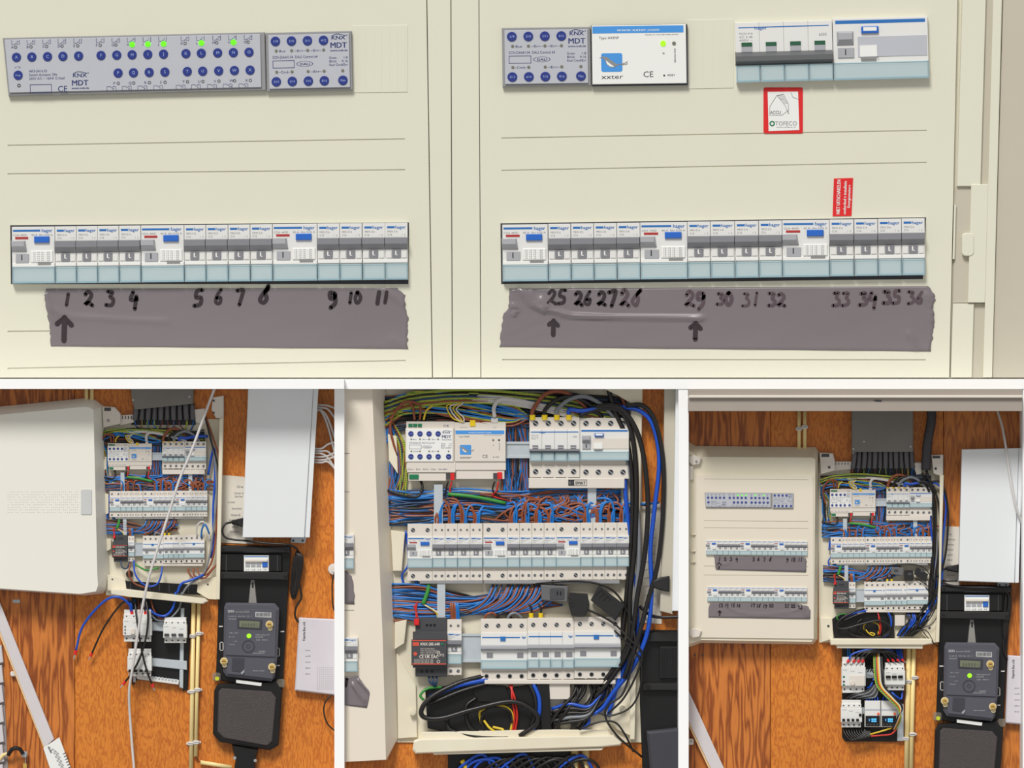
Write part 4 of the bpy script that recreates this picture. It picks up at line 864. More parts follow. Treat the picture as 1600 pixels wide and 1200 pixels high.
# black meter board at the right
t = Thing('meter_board', 'black meter board cut off at right edge of the bottom centre picture', 'electricity meter', 1030, 1200, 0, 20)
t.part('board', MB().prism([(1000, 985), (1068, 985), (1068, 1230), (1005, 1230), (1000, 1100)], 1, 8, .8), black)
t.part('ribbed_vent', MB().box(1031, 1010, 1068, 1060, 8, 14, .8), blackm)
for k in range(14): t.part('rib', MB().box(1033+k*2.4, 1013, 1034.2+k*2.4, 1058, 13.5, 15, .2), black)
t.part('rail', MB().box(1003, 988, 1068, 1004, 8, 18, 2), blackm); t.part('rail', MB().box(1003, 1068, 1068, 1080, 8, 18, 2), blackm)
for y in (996, 1074): t.part('screw', MB().cyl(1013, y, 4.5, 17, 18.8, 12), black)
t.part('terminal_hood', MB().prism([(1010, 1142), (1068, 1136), (1068, 1230), (1018, 1230)], 6, 40, 4), meterd)
solo('power_plug', 'black right angled plug on the box side, bottom centre picture', 'plug', MB().prism([(1020, 907), (1032, 902), (1046, 900), (1046, 925), (1030, 922), (1020, 918)], 20, 34, 2), blackm)
vc('black', [(1000, 948, 12), (1014, 960, 18), (1030, 964, 40), (1066, 963, 44)], 3, 'black lead passing under the white box')
# ------------------------------------------------------------------ things shared by the two outer bottom scenes
def meter(dx, dy, T, cut=1300, lo=True):
    """meter board; drawn in the bottom left scene's coordinates, dx, dy move it"""
    def q(P): return [(x+dx, y+dy) for x, y in P]
    t = Thing('meter_board', 'black meter board with wiring hood under the white metal box, %s' % T, 'meter board', 395+dx, 1060+dy, 1, 12)
    t.part('board', MB().prism(q([(342, 852), (455, 853), (449, 939), (441, 1082), (337, 1062), (341, 939)]), 1, 8, .8), black)
    t.part('top_ridge', MB().prism(q([(343, 853), (454, 854), (453, 864), (343, 863)]), 8, 20, 2), blackm)
    t.part('fuse_cover', MB().prism(q([(343, 864), (440, 866), (440, 893), (342, 892)]), 8, 15, 1), black)
    t.part('fuse_cover_seam', MB().prism(q([(433, 867), (434, 867), (434, 892), (433, 892)]), 14, 15.4), psug); t.part('fuse_cover_seam', MB().prism(q([(353, 867), (354, 867), (354, 892), (353, 892)]), 14, 15.4), psug)
    t.part('lower_ridge', MB().prism(q([(342, 893), (451, 894), (450, 907), (342, 905)]), 8, 20, 2), blackm)
    for x, y in ((349, 858), (447, 859), (348, 899), (446, 901)): t.part('screw', MB().cyl(x+dx, y+dy, 2.4, 19, 20.6, 10), black)
    for a, b in ((343, 1003), (431, 1012)): t.part('bracket', MB().rect(a+dx, b+dy, a+6+dx, b+14+dy, 9.5, 1.2), clipm)
    for a, b in ((342, 978), (438, 986), (431, 1039)): t.part('peg', MB().box(a+dx, b+dy, a+6+dx, b+2+dy, 8, 10, .3), clipm)
    hd = t.part('terminal_hood', MB().prism(q([(340, 1069), (431, 1063), (441, 1080), (435.5, 1164), (422, 1172), (344, 1159), (332.6, 1146), (335, 1078)]), 1, 20, 3), black)
    t.part('hood_face', MB().prism(q([(347, 1075), (424, 1080), (432, 1090), (426, 1158), (418, 1165), (350, 1153), (340, 1143), (342, 1080)]), 19, 23, 1.5), mat('grained_black_plastic', (70, 62, 62), .5, bump=.6, bscale=900), parent=hd)
    if lo:
        t.part('cable_neck', MB().prism(q([(362, 1163), (404, 1170), (398, 1190), (402, 1230), (362, 1230), (368, 1188)]), 2, 16, 2), black)
        for x, y in ((367, 1184), (399, 1188)): t.part('screw', MB().cyl(x+dx, y+dy, 2.5, 15, 17.5, 10), metal)
    for a, b in ((337, 1058), (437, 1068)):
        t.part('seal_housing', MB().rbox(a-5+dx, b-7+dy, a+8+dx, b+6+dy, 8, 17, 3, 1), mat('clear_grey_plastic', (150, 140, 125), .2, alpha=.5))
    t.part('seal_button', MB().cyl(339.5+dx, 1060+dy, 3.2, 16, 19, 12), mat('yellow_green_seal', (205, 215, 40), .4), label='yellow seal button')
    b = Thing('fuse_breaker', 'small white four pole breaker in the black fuse cover, %s' % T, 'breaker', 400+dx, 892+dy, 12, 18)
    b.part('housing', MB().box(381+dx, 868+dy, 420+dx, 893+dy, 12, 17, .6), label_w); b.part('blue_stripe', MB().box(382+dx, 869+dy, 419+dx, 870.4+dy, 16.8, 17.3), bluep); b.part('toggle', MB().box(383+dx, 874+dy, 418+dx, 878+dy, 17, 21, .8), hous2)
    for k in range(3): b.part('window', MB().box(383.5+k*8.6+dx, 880+dy, 390.5+k*8.6+dx, 886+dy, 16.5, 17.8, .3), togl)
    b.part('test_button', MB().box(410+dx, 878+dy, 418+dx, 886+dy, 16.5, 19, .4), blue); b.part('printed_marks', MB().text('L1  L2  L3  N', 384+dx, 891+dy, 2.2, 17.4, fit=32), ink)
    mt = Thing('electricity_meter', 'slate grey electricity meter with small display and three brass knobs, %s' % T, 'electricity meter', 395+dx, 1065+dy, 8, 30)
    mt.part('hanger', MB().loft(q([(391, 906), (397, 906), (401, 944), (387, 944)]), 8, q([(391.5, 906.5), (396.5, 906.5), (400, 944), (388, 944)]), 11), mat('clear_hanger', (190, 186, 180), .2, alpha=.6)); mt.part('hanger_slot', MB().box(393+dx, 911+dy, 395.4+dx, 919+dy, 11, 11.5), black)
    mt.part('body', MB().prism(q([(353, 942), (429, 943), (436, 951), (433, 1027), (429, 1058), (424, 1065), (354, 1057), (348.5, 1049), (350, 949)]), 8, 28, 3), meterg)
    mt.part('upper_face', MB().prism(q([(354, 951), (432, 953), (430, 1027), (352, 1024)]), 27, 30, .8), meterg)
    mt.part('terminal_cover', MB().prism(q([(352, 1028), (429.5, 1031), (426, 1061), (355, 1053)]), 27, 30, .8), meterg)
    r = mt.part('display', MB().prism(q([(371, 966), (410, 968), (409, 984), (371, 982)]), 29, 31, .6), meterd); mt.part('display_glass', MB().prism(q([(374, 969.5), (406, 971), (405, 981), (374, 979.5)]), 30.6, 31.4), lcd, parent=r); mt.part('display_marks', MB().text('0 0 0 0 0 1', 378+dx, 979+dy, 5, 31.7, fit=24), inkd, parent=r)
    mt.part('barcode_label', MB().prism(q([(399, 956), (424, 957), (424, 965), (399, 964)]), 29.6, 30.3), mat('grey_label', (190, 190, 190), .5)); m = MB()
    for k in range(12): m.flat(400.5+k*1.9+dx, 957.5+dy, 401.5+k*1.9+dx, 963+dy, 30.5)
    mt.part('barcode_marks', m, inkd); mt.part('status_light', MB().cyl(389+dx, 993.6+dy, 3.6, 29.5, 31, 14), lime)
    mt.part('dial', MB().ring(388+dx, 1010+dy, 8.2, 10, 29.6, 30.6, 24).ring(388+dx, 1010+dy, 2.4, 3, 29.6, 30.6, 12), meterd)
    mt.part('recess', MB().prism(q([(363, 1028), (382, 1029), (381, 1051), (362, 1049)]), 29.6, 30.6, .4), meterd); mt.part('seal_tab', MB().prism(q([(376, 1051), (382, 1046), (382, 1050), (378, 1054)]), 30, 32), metal)
    m = MB(); m.text('ISKRA', 356+dx, 957+dy, 4, 30.4, bold=True, fit=10); m.text('Static meter 3x230/400V', 368+dx, 957+dy, 2.2, 30.4, fit=22)
    for k, (x, y, s_, w_) in enumerate(((357, 964, '5-60 A  50 Hz  Cl. 1', 36), (357, 968, '1000 imp/kWh', 12), (358, 990, '1.8.1', 6), (366, 990, '2.8.1', 6), (358, 996, 'L1 L2', 8), (364, 1003, '->', 7), (358, 1008, 'Tarief', 9), (399, 993, '10000 imp/kvarh IR', 22), (399, 996.5, '3x230/400', 12), (400, 1001, 'CE  M11', 18), (404, 1019, 'SMART', 11), (395, 1021.5, 'www.meter.nl', 18), (395, 1049, 'klemmen deksel', 18))): m.text(s_, x+dx, y+dy, 2.1, 30.4, fit=w_)
    mt.part('printed_marks', m, mat('pale_print', (186, 186, 186), .6))
    for x, y in ((421, 975.6), (350, 1033), (425, 1042)):
        kb = mt.part('seal_knob', MB().cyl(x+dx, y+dy, 6, 28, 33, 14).cyl(x+1+dx, y+6+dy, 4, 28, 31, 10), mat('clear_cream_plastic', (222, 204, 160), .3)); mt.part('knob_centre', MB().cyl(x+dx, y+dy, 4, 33, 35.5, 12), brass, parent=kb); mt.part('knob_slot', MB().box(x-2.5+dx, y-.6+dy, x+2.5+dx, y+.6+dy, 35.4, 35.8), inkd, parent=kb)
    solo('label_strip', 'white label strip between meter and terminal hood, %s' % T, 'label', MB().prism(q([(369, 1062), (409, 1067), (408, 1072), (369, 1067)]), 21, 22), label_w)
def plate_box(P, line, T, d=34):
    t = Thing('metal_box', 'large pale white metal box cover above the black meter board, %s' % T, 'metal box', (P[2][0]+P[3][0])/2, P[2][1], 1, d)
    t.part('box_body', MB().prism([(P[0][0]+1, P[0][1]+2), (P[1][0]-1, P[1][1]+2), (P[2][0]-1, P[2][1]-2), (P[3][0]+1, P[3][1]-2)], 1, d-3), grey)
    (a, b), (c, e) = line
    t.part('front_cover', MB().prism([P[0], (a, P[1][1]), (c, P[2][1]), P[3]], d-6, d, 1), boxw); t.part('side_flange', MB().prism([(a+1.2, P[1][1]), P[1], P[2], (c+1.2, P[2][1])], d-8, d-1.5, .8), boxw); return t
def conduits(T, L, R_, clips, y0):
    for (a, b), nm in ((L, 'left'), (R_, 'right')):
        wire('white', [(a[0], a[1], 6), (b[0], b[1], 6)], b[2] if len(b) > 2 else 3.4, '', label='x', n=10, sub=0, name='conduit', cat='conduit')
        o = COL.objects[-1]; o.data.materials[0] = condu; tag(o, '%s cream conduit running down beside the lower black board, %s' % (nm, T))
    for i, (x, y) in enumerate(clips):
        c = Thing('conduit_clip', '%s pair white clip on the %s cream conduit, %s' % (('upper', 'middle', 'lowest')[i//2], ('left', 'right')[i % 2], T), 'clip', x, y, 1, 11)
        c.part('saddle', MB().rbox(x-5, y-3, x+5, y+3, 1, 11, 2.4, 1), clipm); c.part('base_tab', MB().box(x-7, y-1.5, x+7, y+2, 1, 3, .4), clipm)
def hoses(T, x0, x1, y0, y1, n, r, sp):
    for k in range(n):
        x = x0+(x1-x0)*k/(n-1); t = Thing('cable_hose', 'grey conduit hose', 'hose', x, y1, 2, 8)
        tag(t.o, '%s grey hose from the left below the grey trunking, %s' % (ORD[k+1], T))
        t.part('hose', MB().tube([(x, y0, 10-3*(k % 2)), (x+sp*(k-n/2)*.12, (y0+y1)/2, 11-3*(k % 2)), (x+sp*(k-n/2)*.4, y1, 9)], r, 8), hosem, smooth=True)
        for j in range(2):
            c = random.choice(['blue', 'striped', 'brown', 'black', 'deep']); wire(c, [(x+sp*(k-n/2)*.4+j, y1-1, 9), (x+sp*(k-n/2)*.5+R(-2, 2), y1+7, 9), (x+R(-9, 9), y1+16, 8)], .8, 'coming out of the grey hoses in '+T)
def module(nm, lab, cat, P, d0, d1, term=4, toggles=None, holes=True, extra=None):
    x0, y0, x1, y1 = P; h = y1-y0; t = Thing(nm, lab, cat, (x0+x1)/2, y1, d0, d1)
    t.part('housing', MB().box(x0+1.5, y0, x1-1.5, y1, d0, d1-6, .6), hous)
    t.part('front_body', MB().box(x0, y0+h*.28, x1, y0+h*.8, d0, d1, .8), hous); t.part('upper_shoulder', MB().box(x0+1, y0+h*.14, x1-1, y0+h*.28, d0, d1-3, .6), hous)
    m = MB()
    for k in range(term):
        x = x0+(x1-x0)*(k+.5)/term
        m.cyl(x, y0+h*.2, 1.2, d1-4, d1-2.7, 8); m.cyl(x, y0+h*.9, 1.5, d1-7, d1-5.7, 8)
    t.part('terminal_screws', m, psug, kind='stuff')
    m = MB()
    for k in range(3): m.text('16A 230V~', x0+2+k*(x1-x0)/3.2, y0+h*.37+k*2, 1.6, d1+.2, fit=7)
    t.part('printed_marks', m, ink)
    if toggles:
        n, y, w_, c = toggles
        for k in range(n): t.part('toggle', MB().box(x0+2+(x1-x0-4)*k/n, y, x0+2+(x1-x0-4)*k/n+w_, y+4, d1-1, d1+4, .5), c)
    return t
def end_wire(col, pts, r, lab): return wire(col, pts, r, '', label=lab, ends=1)
# ------------------------------------------------------------------ bottom left scene
BL = 'bottom left picture'
for k in range(7):
    if k == 0: WL = solo('wall_left', None, None, MB().prism([(-20, 1008), (3, 1008), (14, 1230), (-20, 1230)], -1, 2), mat('mortar', (150, 142, 140), .8), kind='structure')
    y = 1012+k*31; setp('brick', MB().prism([(-20, y+2), (2+y/120-8, y-4), (5+y/120-8, y+23), (-20, y+29)], 1, 8, 1), brickm, par=WL)
E = Thing('enclosure', 'ivory open distribution cabinet body in the bottom left picture', 'electrical cabinet', 250, 935, 0, 4)
E.part('back_plate', MB().prism([(158, 655), (345, 655), (343, 936), (165, 930)], .5, 2.5), encl)
E.part('left_bracket', MB().prism([(160, 635), (180, 636), (189, 646), (189, 662), (162, 668)], 1, 16, 1), hous2); E.part('bracket_cap', MB().box(164, 637, 174, 642, 14, 17, .4), psug); E.part('bracket_screw', MB().cyl(170, 657, 2.2, 15, 17, 10), greyr)
tr = E.part('top_rail', MB().prism([(188, 649), (211, 647), (210, 660), (188, 665)], 1, 9, .6), hous2)
for k in range(4): E.part('rail_slot', MB().box(191+k*4.6, 650, 192.4+k*4.6, 655, 8.5, 9.4), psug, parent=tr)
E.part('right_bracket', MB().prism([(333, 621), (350, 618), (350, 655), (338, 653), (331, 640)], 1, 18, 1), hous2); E.part('bracket_screw', MB().cyl(334.5, 645, 1.8, 17, 19, 10), psug); E.part('bracket_screw', MB().cyl(334.5, 626, 1.8, 17, 19, 10), psug)
E.part('top_rail', MB().prism([(302, 640), (320, 638), (322, 664), (306, 660)], 1, 8, .6), hous2)
E.part('right_wall', MB().prism([(344, 655), (350, 652), (344, 936), (338, 936)], 1, 26, 1), encl)
E.part('right_foot_plate', MB().prism([(310, 905), (342, 900), (340, 937), (326, 936), (308, 925)], 2, 10, .6), encl); E.part('left_foot_plate', MB().prism([(168, 897), (196, 905), (198, 920), (176, 924), (168, 922)], 2, 10, .6), encl)
E.part('foot_hole', MB().cyl(325, 913, 1.6, 9, 10.4, 10).cyl(176, 905, 1.4, 9, 10.4, 10), psug)
for x0, y0, y1 in ((160, 712, 733), (163, 770, 802), (167, 841, 858)): E.part('side_clip', MB().prism([(x0, y0), (x0+7, y0+2), (x0+7, y1), (x0, y1+3)], 2, 10, .6), encl)
E.part('cable_slot', MB().prism([(188, 904), (200, 908), (322, 914), (325, 922), (318, 930), (200, 922)], 2, 8, .5), black)
for k in range(8): E.part('slot_rib', MB().box(204+k*15, 910+k*.8, 205+k*15, 921+k*.9, 7, 9, .1), psug)
E.part('bottom_tray', MB().prism([(175, 919), (200, 920), (322, 935), (326, 939), (318, 943), (200, 930), (175, 926)], 2, 30, 1.4), encl)
dl = Thing('cabinet_door', 'large white glossy cabinet door swung open, left side of the bottom left picture', 'door', 80, 930, 20, 46)
dl.part('door_leaf', MB().loft([(-20, 637), (128, 622.5), (145, 624), (160, 635), (168, 895), (165, 921), (158, 929), (130, 932), (-20, 922)], 4, [(-20, 650), (128, 636), (137, 636), (146, 640), (152, 895), (153, 915), (150, 924), (125, 928), (-20, 918)], 46), doorw, smooth=False)
dl.part('label_window', MB().rbox(126.5, 764.5, 143.5, 804, 45.8, 47.4, 2, .4), mat('clear_label_window', (205, 206, 206), .1))
dt = MB()
for i in range(36):
    for j in range(9):
        if (i*7+j*3) % 11 > 1: dt.flat(12+i*3.1, 768+j*4, 13.1+i*3.1, 769.1+j*4, 46.2)
dl.part('perforated_grid', dt, mat('faint_grid', (196, 195, 190), .5), kind='stuff')
solo('trunking_plate', 'grey steel trunking plate above the open cabinet, bottom left picture', 'trunking', MB().prism([(204, 600), (302.5, 600), (301.5, 631), (211, 640), (206, 625)], 1, 22, 1), trunk)
for x, y in ((208, 625), (296, 620)): solo('screw', '%s screw head on the grey trunking plate, bottom left picture' % ('left' if x < 250 else 'right'), 'screw', MB().cyl(x, y, 1.6, 22, 23.2, 10), metal)
solo('dark_shading_sheet', 'dark opening behind the grey hoses, bottom left picture', 'shading', MB().prism([(210, 636), (304, 630), (306, 664), (205, 664)], 2.6, 3.4), black)  # black sheet standing in for the shade under the trunking
hoses(BL, 213, 300, 632, 656, 10, 4.2, 1)
M2 = Map(170, 767, .455, kx=.97, ky=1.03, sk=.022, z=4)
interior(M2, BL, False, rot=0); wiring(M2, BL, .5, 1.5)
def c2(col, pts, r, lab): wire(col, [(x, y, d+5) for x, y, d in pts], r, '', label=lab+', bottom left picture', name=col_name(col)+'_cable', cat='cable', n=8)
c2('navy', [(325, 742, 6), (334, 700, 8), (336, 745, 10), (333, 800, 12), (334, 850, 12), (329, 872, 10)], 1.9, 'thick blue cable right of the middle row')
c2('black', [(320, 650, 8), (330, 690, 14), (342, 735, 16), (342, 790, 14), (336, 840, 12)], 1.3, 'thin black cable right of the devices')
c2('brown', [(322, 652, 8), (335, 690, 12), (343, 720, 12), (340, 780, 12), (337, 840, 14), (330, 880, 14), (310, 905, 12), (296, 897, 8), (294, 888, 6)], 1.5, 'brown cable looping under the right end')
c2('grey', [(324, 660, 8), (336, 720, 14), (338, 780, 14), (332, 840, 16), (325, 880, 16), (315, 900, 14), (294, 915, 16), (285, 928, 16)], 1.5, 'grey cable sweeping into the cable slot')
c2('navy', [(318, 898, 14), (300, 906, 18), (284, 912, 18), (277, 926, 18)], 2, 'blue cable sweeping into the cable slot')
c2('brown', [(302, 888, 8), (304, 900, 12), (320, 903, 12), (332, 890, 12), (340, 880, 10)], 1.5, 'brown loop below the right wide switch')
c2('brown', [(308, 888, 8), (312, 898, 12), (322, 898, 12), (334, 886, 12)], 1.3, 'inner brown loop below the right wide switch')
c2('white', [(307, 840, 8), (308, 822, 16), (316, 815, 18), (324, 822, 16), (328, 845, 12)], 1.2, 'grey arch over the right wide switch')
c2('blue', [(314, 840, 10), (316, 826, 16), (321, 820, 18), (327, 834, 14)], 1.4, 'blue arch over the right wide switch')
c2('navy', [(209, 876, 10), (211, 896, 16), (222, 911, 18), (236, 916, 18), (247, 911, 18), (252, 898, 16), (253, 886, 10)], 1.4, 'blue loop hanging below the lower row')
c2('green', [(210, 881, 10), (220, 887, 12), (230, 891, 12), (248, 887, 10)], 1.4, 'green wire below the lower row')
c2('brown', [(203, 880, 10), (202, 898, 16), (210, 911, 16), (224, 917, 16), (229, 917, 14)], 1.3, 'brown wire hanging into the slot')
c2('deep', [(188, 876, 8), (191, 886, 12), (198, 888, 12), (203, 878, 10)], 1.1, 'dark wire loop under the power supply')
t = Thing('cable_gland', 'round dark brown cable gland under the power supply, bottom left picture', 'cable gland', 202, 897, 3, 10); t.part('body', MB().cyl(202, 897, 6, 3, 9, 16, 5), mat('dark_brown_plastic', (60, 42, 38), .4)); t.part('hole', MB().cyl(202, 896, 2, 9, 9.6, 10), brown)
c2('white', [(338, 602, 50), (322, 645, 54), (300, 705, 56), (282, 748, 56), (264, 805, 56), (246, 862, 56), (233, 905, 54), (220, 965, 46), (208, 1040, 36), (201.5, 1080, 26), (202.5, 1130, 12), (209, 1215, 8)], 2.1, 'long white cable hanging diagonally across the open cabinet')
# lower board and its devices
L = Thing('rail_board', 'black board with zinc rails below the open cabinet, bottom left picture', 'mounting board', 250, 1078, 0, 10)
L.part('back_board', MB().prism([(205, 934), (298, 940), (293, 1078), (286, 1080), (284, 1071), (215, 1062), (206, 1072)], .5, 4, .5), black)
for P in ([(236, 971), (257, 973), (257, 987), (236, 985)], [(237, 1028), (292, 1033), (292, 1047), (237, 1041)]): L.part('rail', MB().prism(P, 4, 9, 1), metalw)
for P in ([(282, 950), (288, 950), (286, 1076), (280, 1074)], [(210, 948), (214, 948), (212, 1066), (208, 1066)]): L.part('upright', MB().prism(P, 4, 8, 1), metalw)
L.part('earth_strip', MB().prism([(212, 1054), (280, 1063), (279, 1070), (214, 1060)], 4, 12, 1), hous)
for k in range(12): L.part('strip_lug', MB().box(216+k*5.2, 1053.5+k*.7, 219+k*5.2, 1057+k*.7, 6, 13, .3), metalw)
t = module('residual_current_switch', 'white switch with red tipped wires atop the rail board, bottom left picture', 'switch', (192, 953, 237, 1003), 8, 30); t.part('test_knob', MB().rbox(204, 982, 211, 991, 29, 32, 2, .4), hous2)
for k in range(3): t.part('indicator', MB().box(194.5, 978+k*5, 196.5, 980+k*5, 29.5, 31), psug)
t = module('four_pole_switch', 'white four pole switch with three dark toggles, right of rail board, bottom left picture', 'switch', (255, 965, 292, 1005), 8, 26, toggles=(3, 990, 7, psug))
t = module('four_pole_switch', 'white switch with black toggles at lower left of the rail board, bottom left picture', 'switch', (199, 1014, 237, 1057), 8, 28, toggles=(4, 1046, 5, black))
end_wire('navy', [(206, 957, 22), (203, 944, 30), (190, 933, 36), (172, 934, 34), (150, 952, 26), (128, 982, 16), (118.5, 1018, 10)], 2, 'thick blue wire arching left with a red ferrule at its end, bottom left picture')
end_wire('black', [(212, 942, 22), (200, 938, 30), (186, 948, 28), (162, 982, 18), (143, 1022, 10)], 1.6, 'black wire arching left beside the blue one, bottom left picture')
end_wire('black', [(228, 938, 26), (232, 962, 36), (229, 995, 38), (219, 1028, 38), (206, 1052, 34), (195, 1066, 26)], 1.8, 'black wire crossing down to the left, bottom left picture')
end_wire('black', [(211, 942, 26), (215, 972, 36), (222, 1015, 36), (230, 1048, 32), (238, 1070, 24)], 1.6, 'black wire crossing down to the right, bottom left picture')
end_wire('navy', [(200, 936, 22), (205, 945, 26), (206, 957, 24)], 1.9, 'short blue wire into the top white switch, bottom left picture')
for k in range(2): end_wire('black', [(220+k*6, 938, 18), (220+k*6, 948, 24), (220+k*7, 957, 24)], 1.6, '%s short black wire into the top white switch, bottom left picture' % ('left', 'right')[k])
c2('navy', [(233, 952, 14), (244, 960, 16), (258, 962, 16), (270, 950, 16), (275, 925, 14)], 2, 'thick blue loop above the right four pole switch')
c2('brown', [(236, 938, 12), (240, 952, 14), (250, 966, 14), (264, 966, 10)], 1.3, 'brown loop above the right four pole switch')
c2('grey', [(232, 952, 10), (244, 968, 12), (262, 968, 12), (280, 950, 12), (284, 925, 12)], 1.5, 'grey loop above the right four pole switch')
for c, x in (('blue', 210), ('brown', 216), ('black', 222), ('navy', 228)): wire(c, [(x, 936, 8), (x+1, 944, 14), (x+1, 954, 14)], 1.2, '', label='short %s wire dropping from the cabinet tray, bottom left picture' % WN[c])
conduits(BL, ((302.5, 938), (298, 1215, 3.5)), ((311, 938), (305.5, 1182, 3.1)), ((300.5, 994), (310.5, 990), (299, 1081), (308.5, 1078), (297.5, 1162), (306.5, 1160)), 0)
c2('black', [(306, 1182, 5), (310, 1189, 6), (313, 1191, 5)], .6, 'thin wire at the cut end of the right conduit')
o = solo('conduit', 'short cream conduit lying almost level at the bottom, bottom left picture', 'conduit', MB().tube([(313, 1191, 6), (362, 1199, 6)], 3.4, 10, 0), condu, smooth=True)
for x, y, a in ((132, 600, 'left'), (140.5, 600, 'right')): solo('conduit', '%s grey shaded conduit above the white door, bottom left picture' % a, 'conduit', MB().tube([(x+3, 600, 6), (x+3, 640, 6)], 3, 10, 0), condu, smooth=True)
meter(0, 0, BL)
plate_box([(388, 600), (498, 600), (483, 840), (379, 840)], ((490, 600), (475.5, 840)), BL)
t = Thing('wall_bracket', 'small steel mounting bracket under the white metal box, bottom left picture', 'bracket', 466, 849, 1, 10); t.part('plate', MB().prism([(455, 839), (480, 839), (476, 849), (454, 848)], 1, 9, .8), metalw)
for x in (458, 473): t.part('screw', MB().cyl(x, 845, 1.8, 9, 10.4, 8), psug)
for k, (a, b, c_) in enumerate(((632, 634, 640), (636, 640, 660), (640, 655, 700), (642, 668, 730), (700, 694, 690), (704, 706, 722), (708, 716, 740), (713, 712, 704), (718, 717, 712), (722, 722, 738))):
    wire('white', [(488 if k > 3 else 494, a, 8), (502, a+1, 12), (513, b, 14), (528, c_, 12)], 1.7, '', label='%s pale grey network cable from the top, right of the white box, bottom left picture' % ORD[k+1], name='network_cable', cat='cable')
sh = Thing('note_sheet', 'paper note with faint handwriting between cabinet and white box, bottom left picture', 'paper', 363, 846, .2, 1.4)
sh.part('sheet', MB().prism([(345, 742), (382, 745), (396, 850), (342, 848)], .2, 1.4), paper)
q = MB()
for k, (a, b) in enumerate(((370, 762), (366, 772), (367, 777), (356, 786), (362, 796), (361, 806), (358, 814), (362, 824), (359, 832))): q.text(('De', 'lamp k', 'kamer', 'tv overl', 'keuken', 'bad', 'zolder', 'gang', 'buiten')[k], a, b, 3.4, 1.8, fit=10+(k*5) % 7)
sh.part('handwriting', q, ink, kind='stuff')
pl = Thing('power_plug', 'black appliance plug entering the side of the white box, bottom left picture', 'plug', 372, 822, 4, 20); pl.part('body', MB().prism([(362, 813), (372, 811), (380, 809), (380, 824), (370, 821), (362, 819)], 6, 20, 2), blackm)
for k in range(3): pl.part('grip', MB().box(364+k*3, 812.5, 365+k*3, 820, 19.5, 21), black)
c2('black', [(362, 816, 10), (352, 819, 14), (347.5, 830, 16), (355, 841, 18), (385, 845, 20), (420, 849, 22), (450, 851, 22), (462, 856, 14), (466, 862, 8)], 1.7, 'black mains lead running from the plug under the white box')
for k in range(4): c2('black', [(466-k, 862, 4+k), (473-k*2, 872, 8+k), (470-k*2, 900, 8+k), (461-k, 934-k*3, 8+k), (455+k*2, 925, 8+k), (458+k*2, 880, 8+k), (464, 863, 6+k)], 1.6, '%s loop of the coiled black lead beside the meter board' % ORD[k+1])
c2('black', [(466, 905, 6), (471, 932, 8), (463, 948, 8), (461, 962, 8), (466, 972, 8)], 1.6, 'black lead dropping to the white router')
c2('black', [(520, 1084, 6), (509, 1096, 8), (506, 1112, 8), (512, 1131, 8), (528, 1146, 8)], 1.2, 'thin black lead curving at the right edge')
c2('black', [(526, 885, 6), (520, 905, 8), (519, 925, 8), (521, 950, 8), (528, 960, 8)], 1.1, 'thin black lead below the round white socket')
t = Thing('wall_socket', 'round white wall socket at the right edge, bottom left picture', 'socket', 521, 896, 1, 9); t.part('disc', MB().cyl(521, 889.5, 9, 1, 8, 24, 8), clipm); t.part('centre', MB().cyl(521, 889.5, 5, 8, 8.6, 20), hous2)
def router(P, T, d=14):
    t = Thing('router', 'flat white router hung upright at the right edge, %s' % T, 'router', P[0][0]+20, P[2][1], 2, d)
    t.part('case', MB().prism(P, 2, d, 2), mat('router_plastic', (216, 210, 216), .4)); x, y = P[0]
    m = MB(); m.text('Experia Box v10', x+9.5, y+36, 4, d+.2, rot=-math.pi/2+.03, bold=True, fit=29)
    for k, s_ in enumerate(('power', 'wifi', 'internet', 'telefoon', 'tv')): m.text(s_, x+10, y+52+k*9.2, 2, d+.2, fit=8)
    t.part('printed_marks', m, psug); g = MB()
    for i in range(9):
        for j in range(13):
            if x+30+i*3 < P[1][0]-2: g.cyl(x+29+i*3, y+78+j*2.8, .6, d-.3, d+.15, 6)
    t.part('vent_holes', g, ink, kind='stuff')
router([(467, 965), (530, 968), (528, 1087), (460.5, 1079)], BL)
# lower left corner
pk = Thing('plank', 'long white painted board leaning diagonally at the lower left, bottom left picture', 'board', 76, 1168, 4, 16)
pk.part('front_face', MB().prism([(-20, 902), (0, 943), (84.5, 1155), (70, 1168), (0, 986), (-20, 940)], 4, 16, .6), mat('painted_plank', (214, 208, 210), .45)); pk.part('raw_edge', MB().prism([(0, 986), (70, 1168), (67.5, 1168), (-2, 990)], 4, 13), mat('raw_pine_edge', (236, 200, 150), .6))
ct = Thing('label_card', 'white printed card at the foot of the leaning board, bottom left picture', 'label', 92, 1198, 12, 18)
ct.part('card', MB().prism([(67.5, 1169), (92.5, 1152), (116, 1215), (84, 1220)], 12, 17, .5), label_w); m = MB()
for k in range(6): m.text('lorem'.replace('lorem', 'WIT MDF plint'), 74+k*2.6+6, 1171+k*6, 2.4, 17.3, rot=-.45+math.pi/2-.5, fit=14)
for k in range(8): m.stroke([(99+k*1.6, 1178+k*4.4), (103+k*1.6, 1176+k*4.4)], 1.2, 17.4, 0)
m.text('doki', 74, 1167, 4, 17.4, bold=True, rot=1.1, fit=11); ct.part('printed_marks', m, inkd)
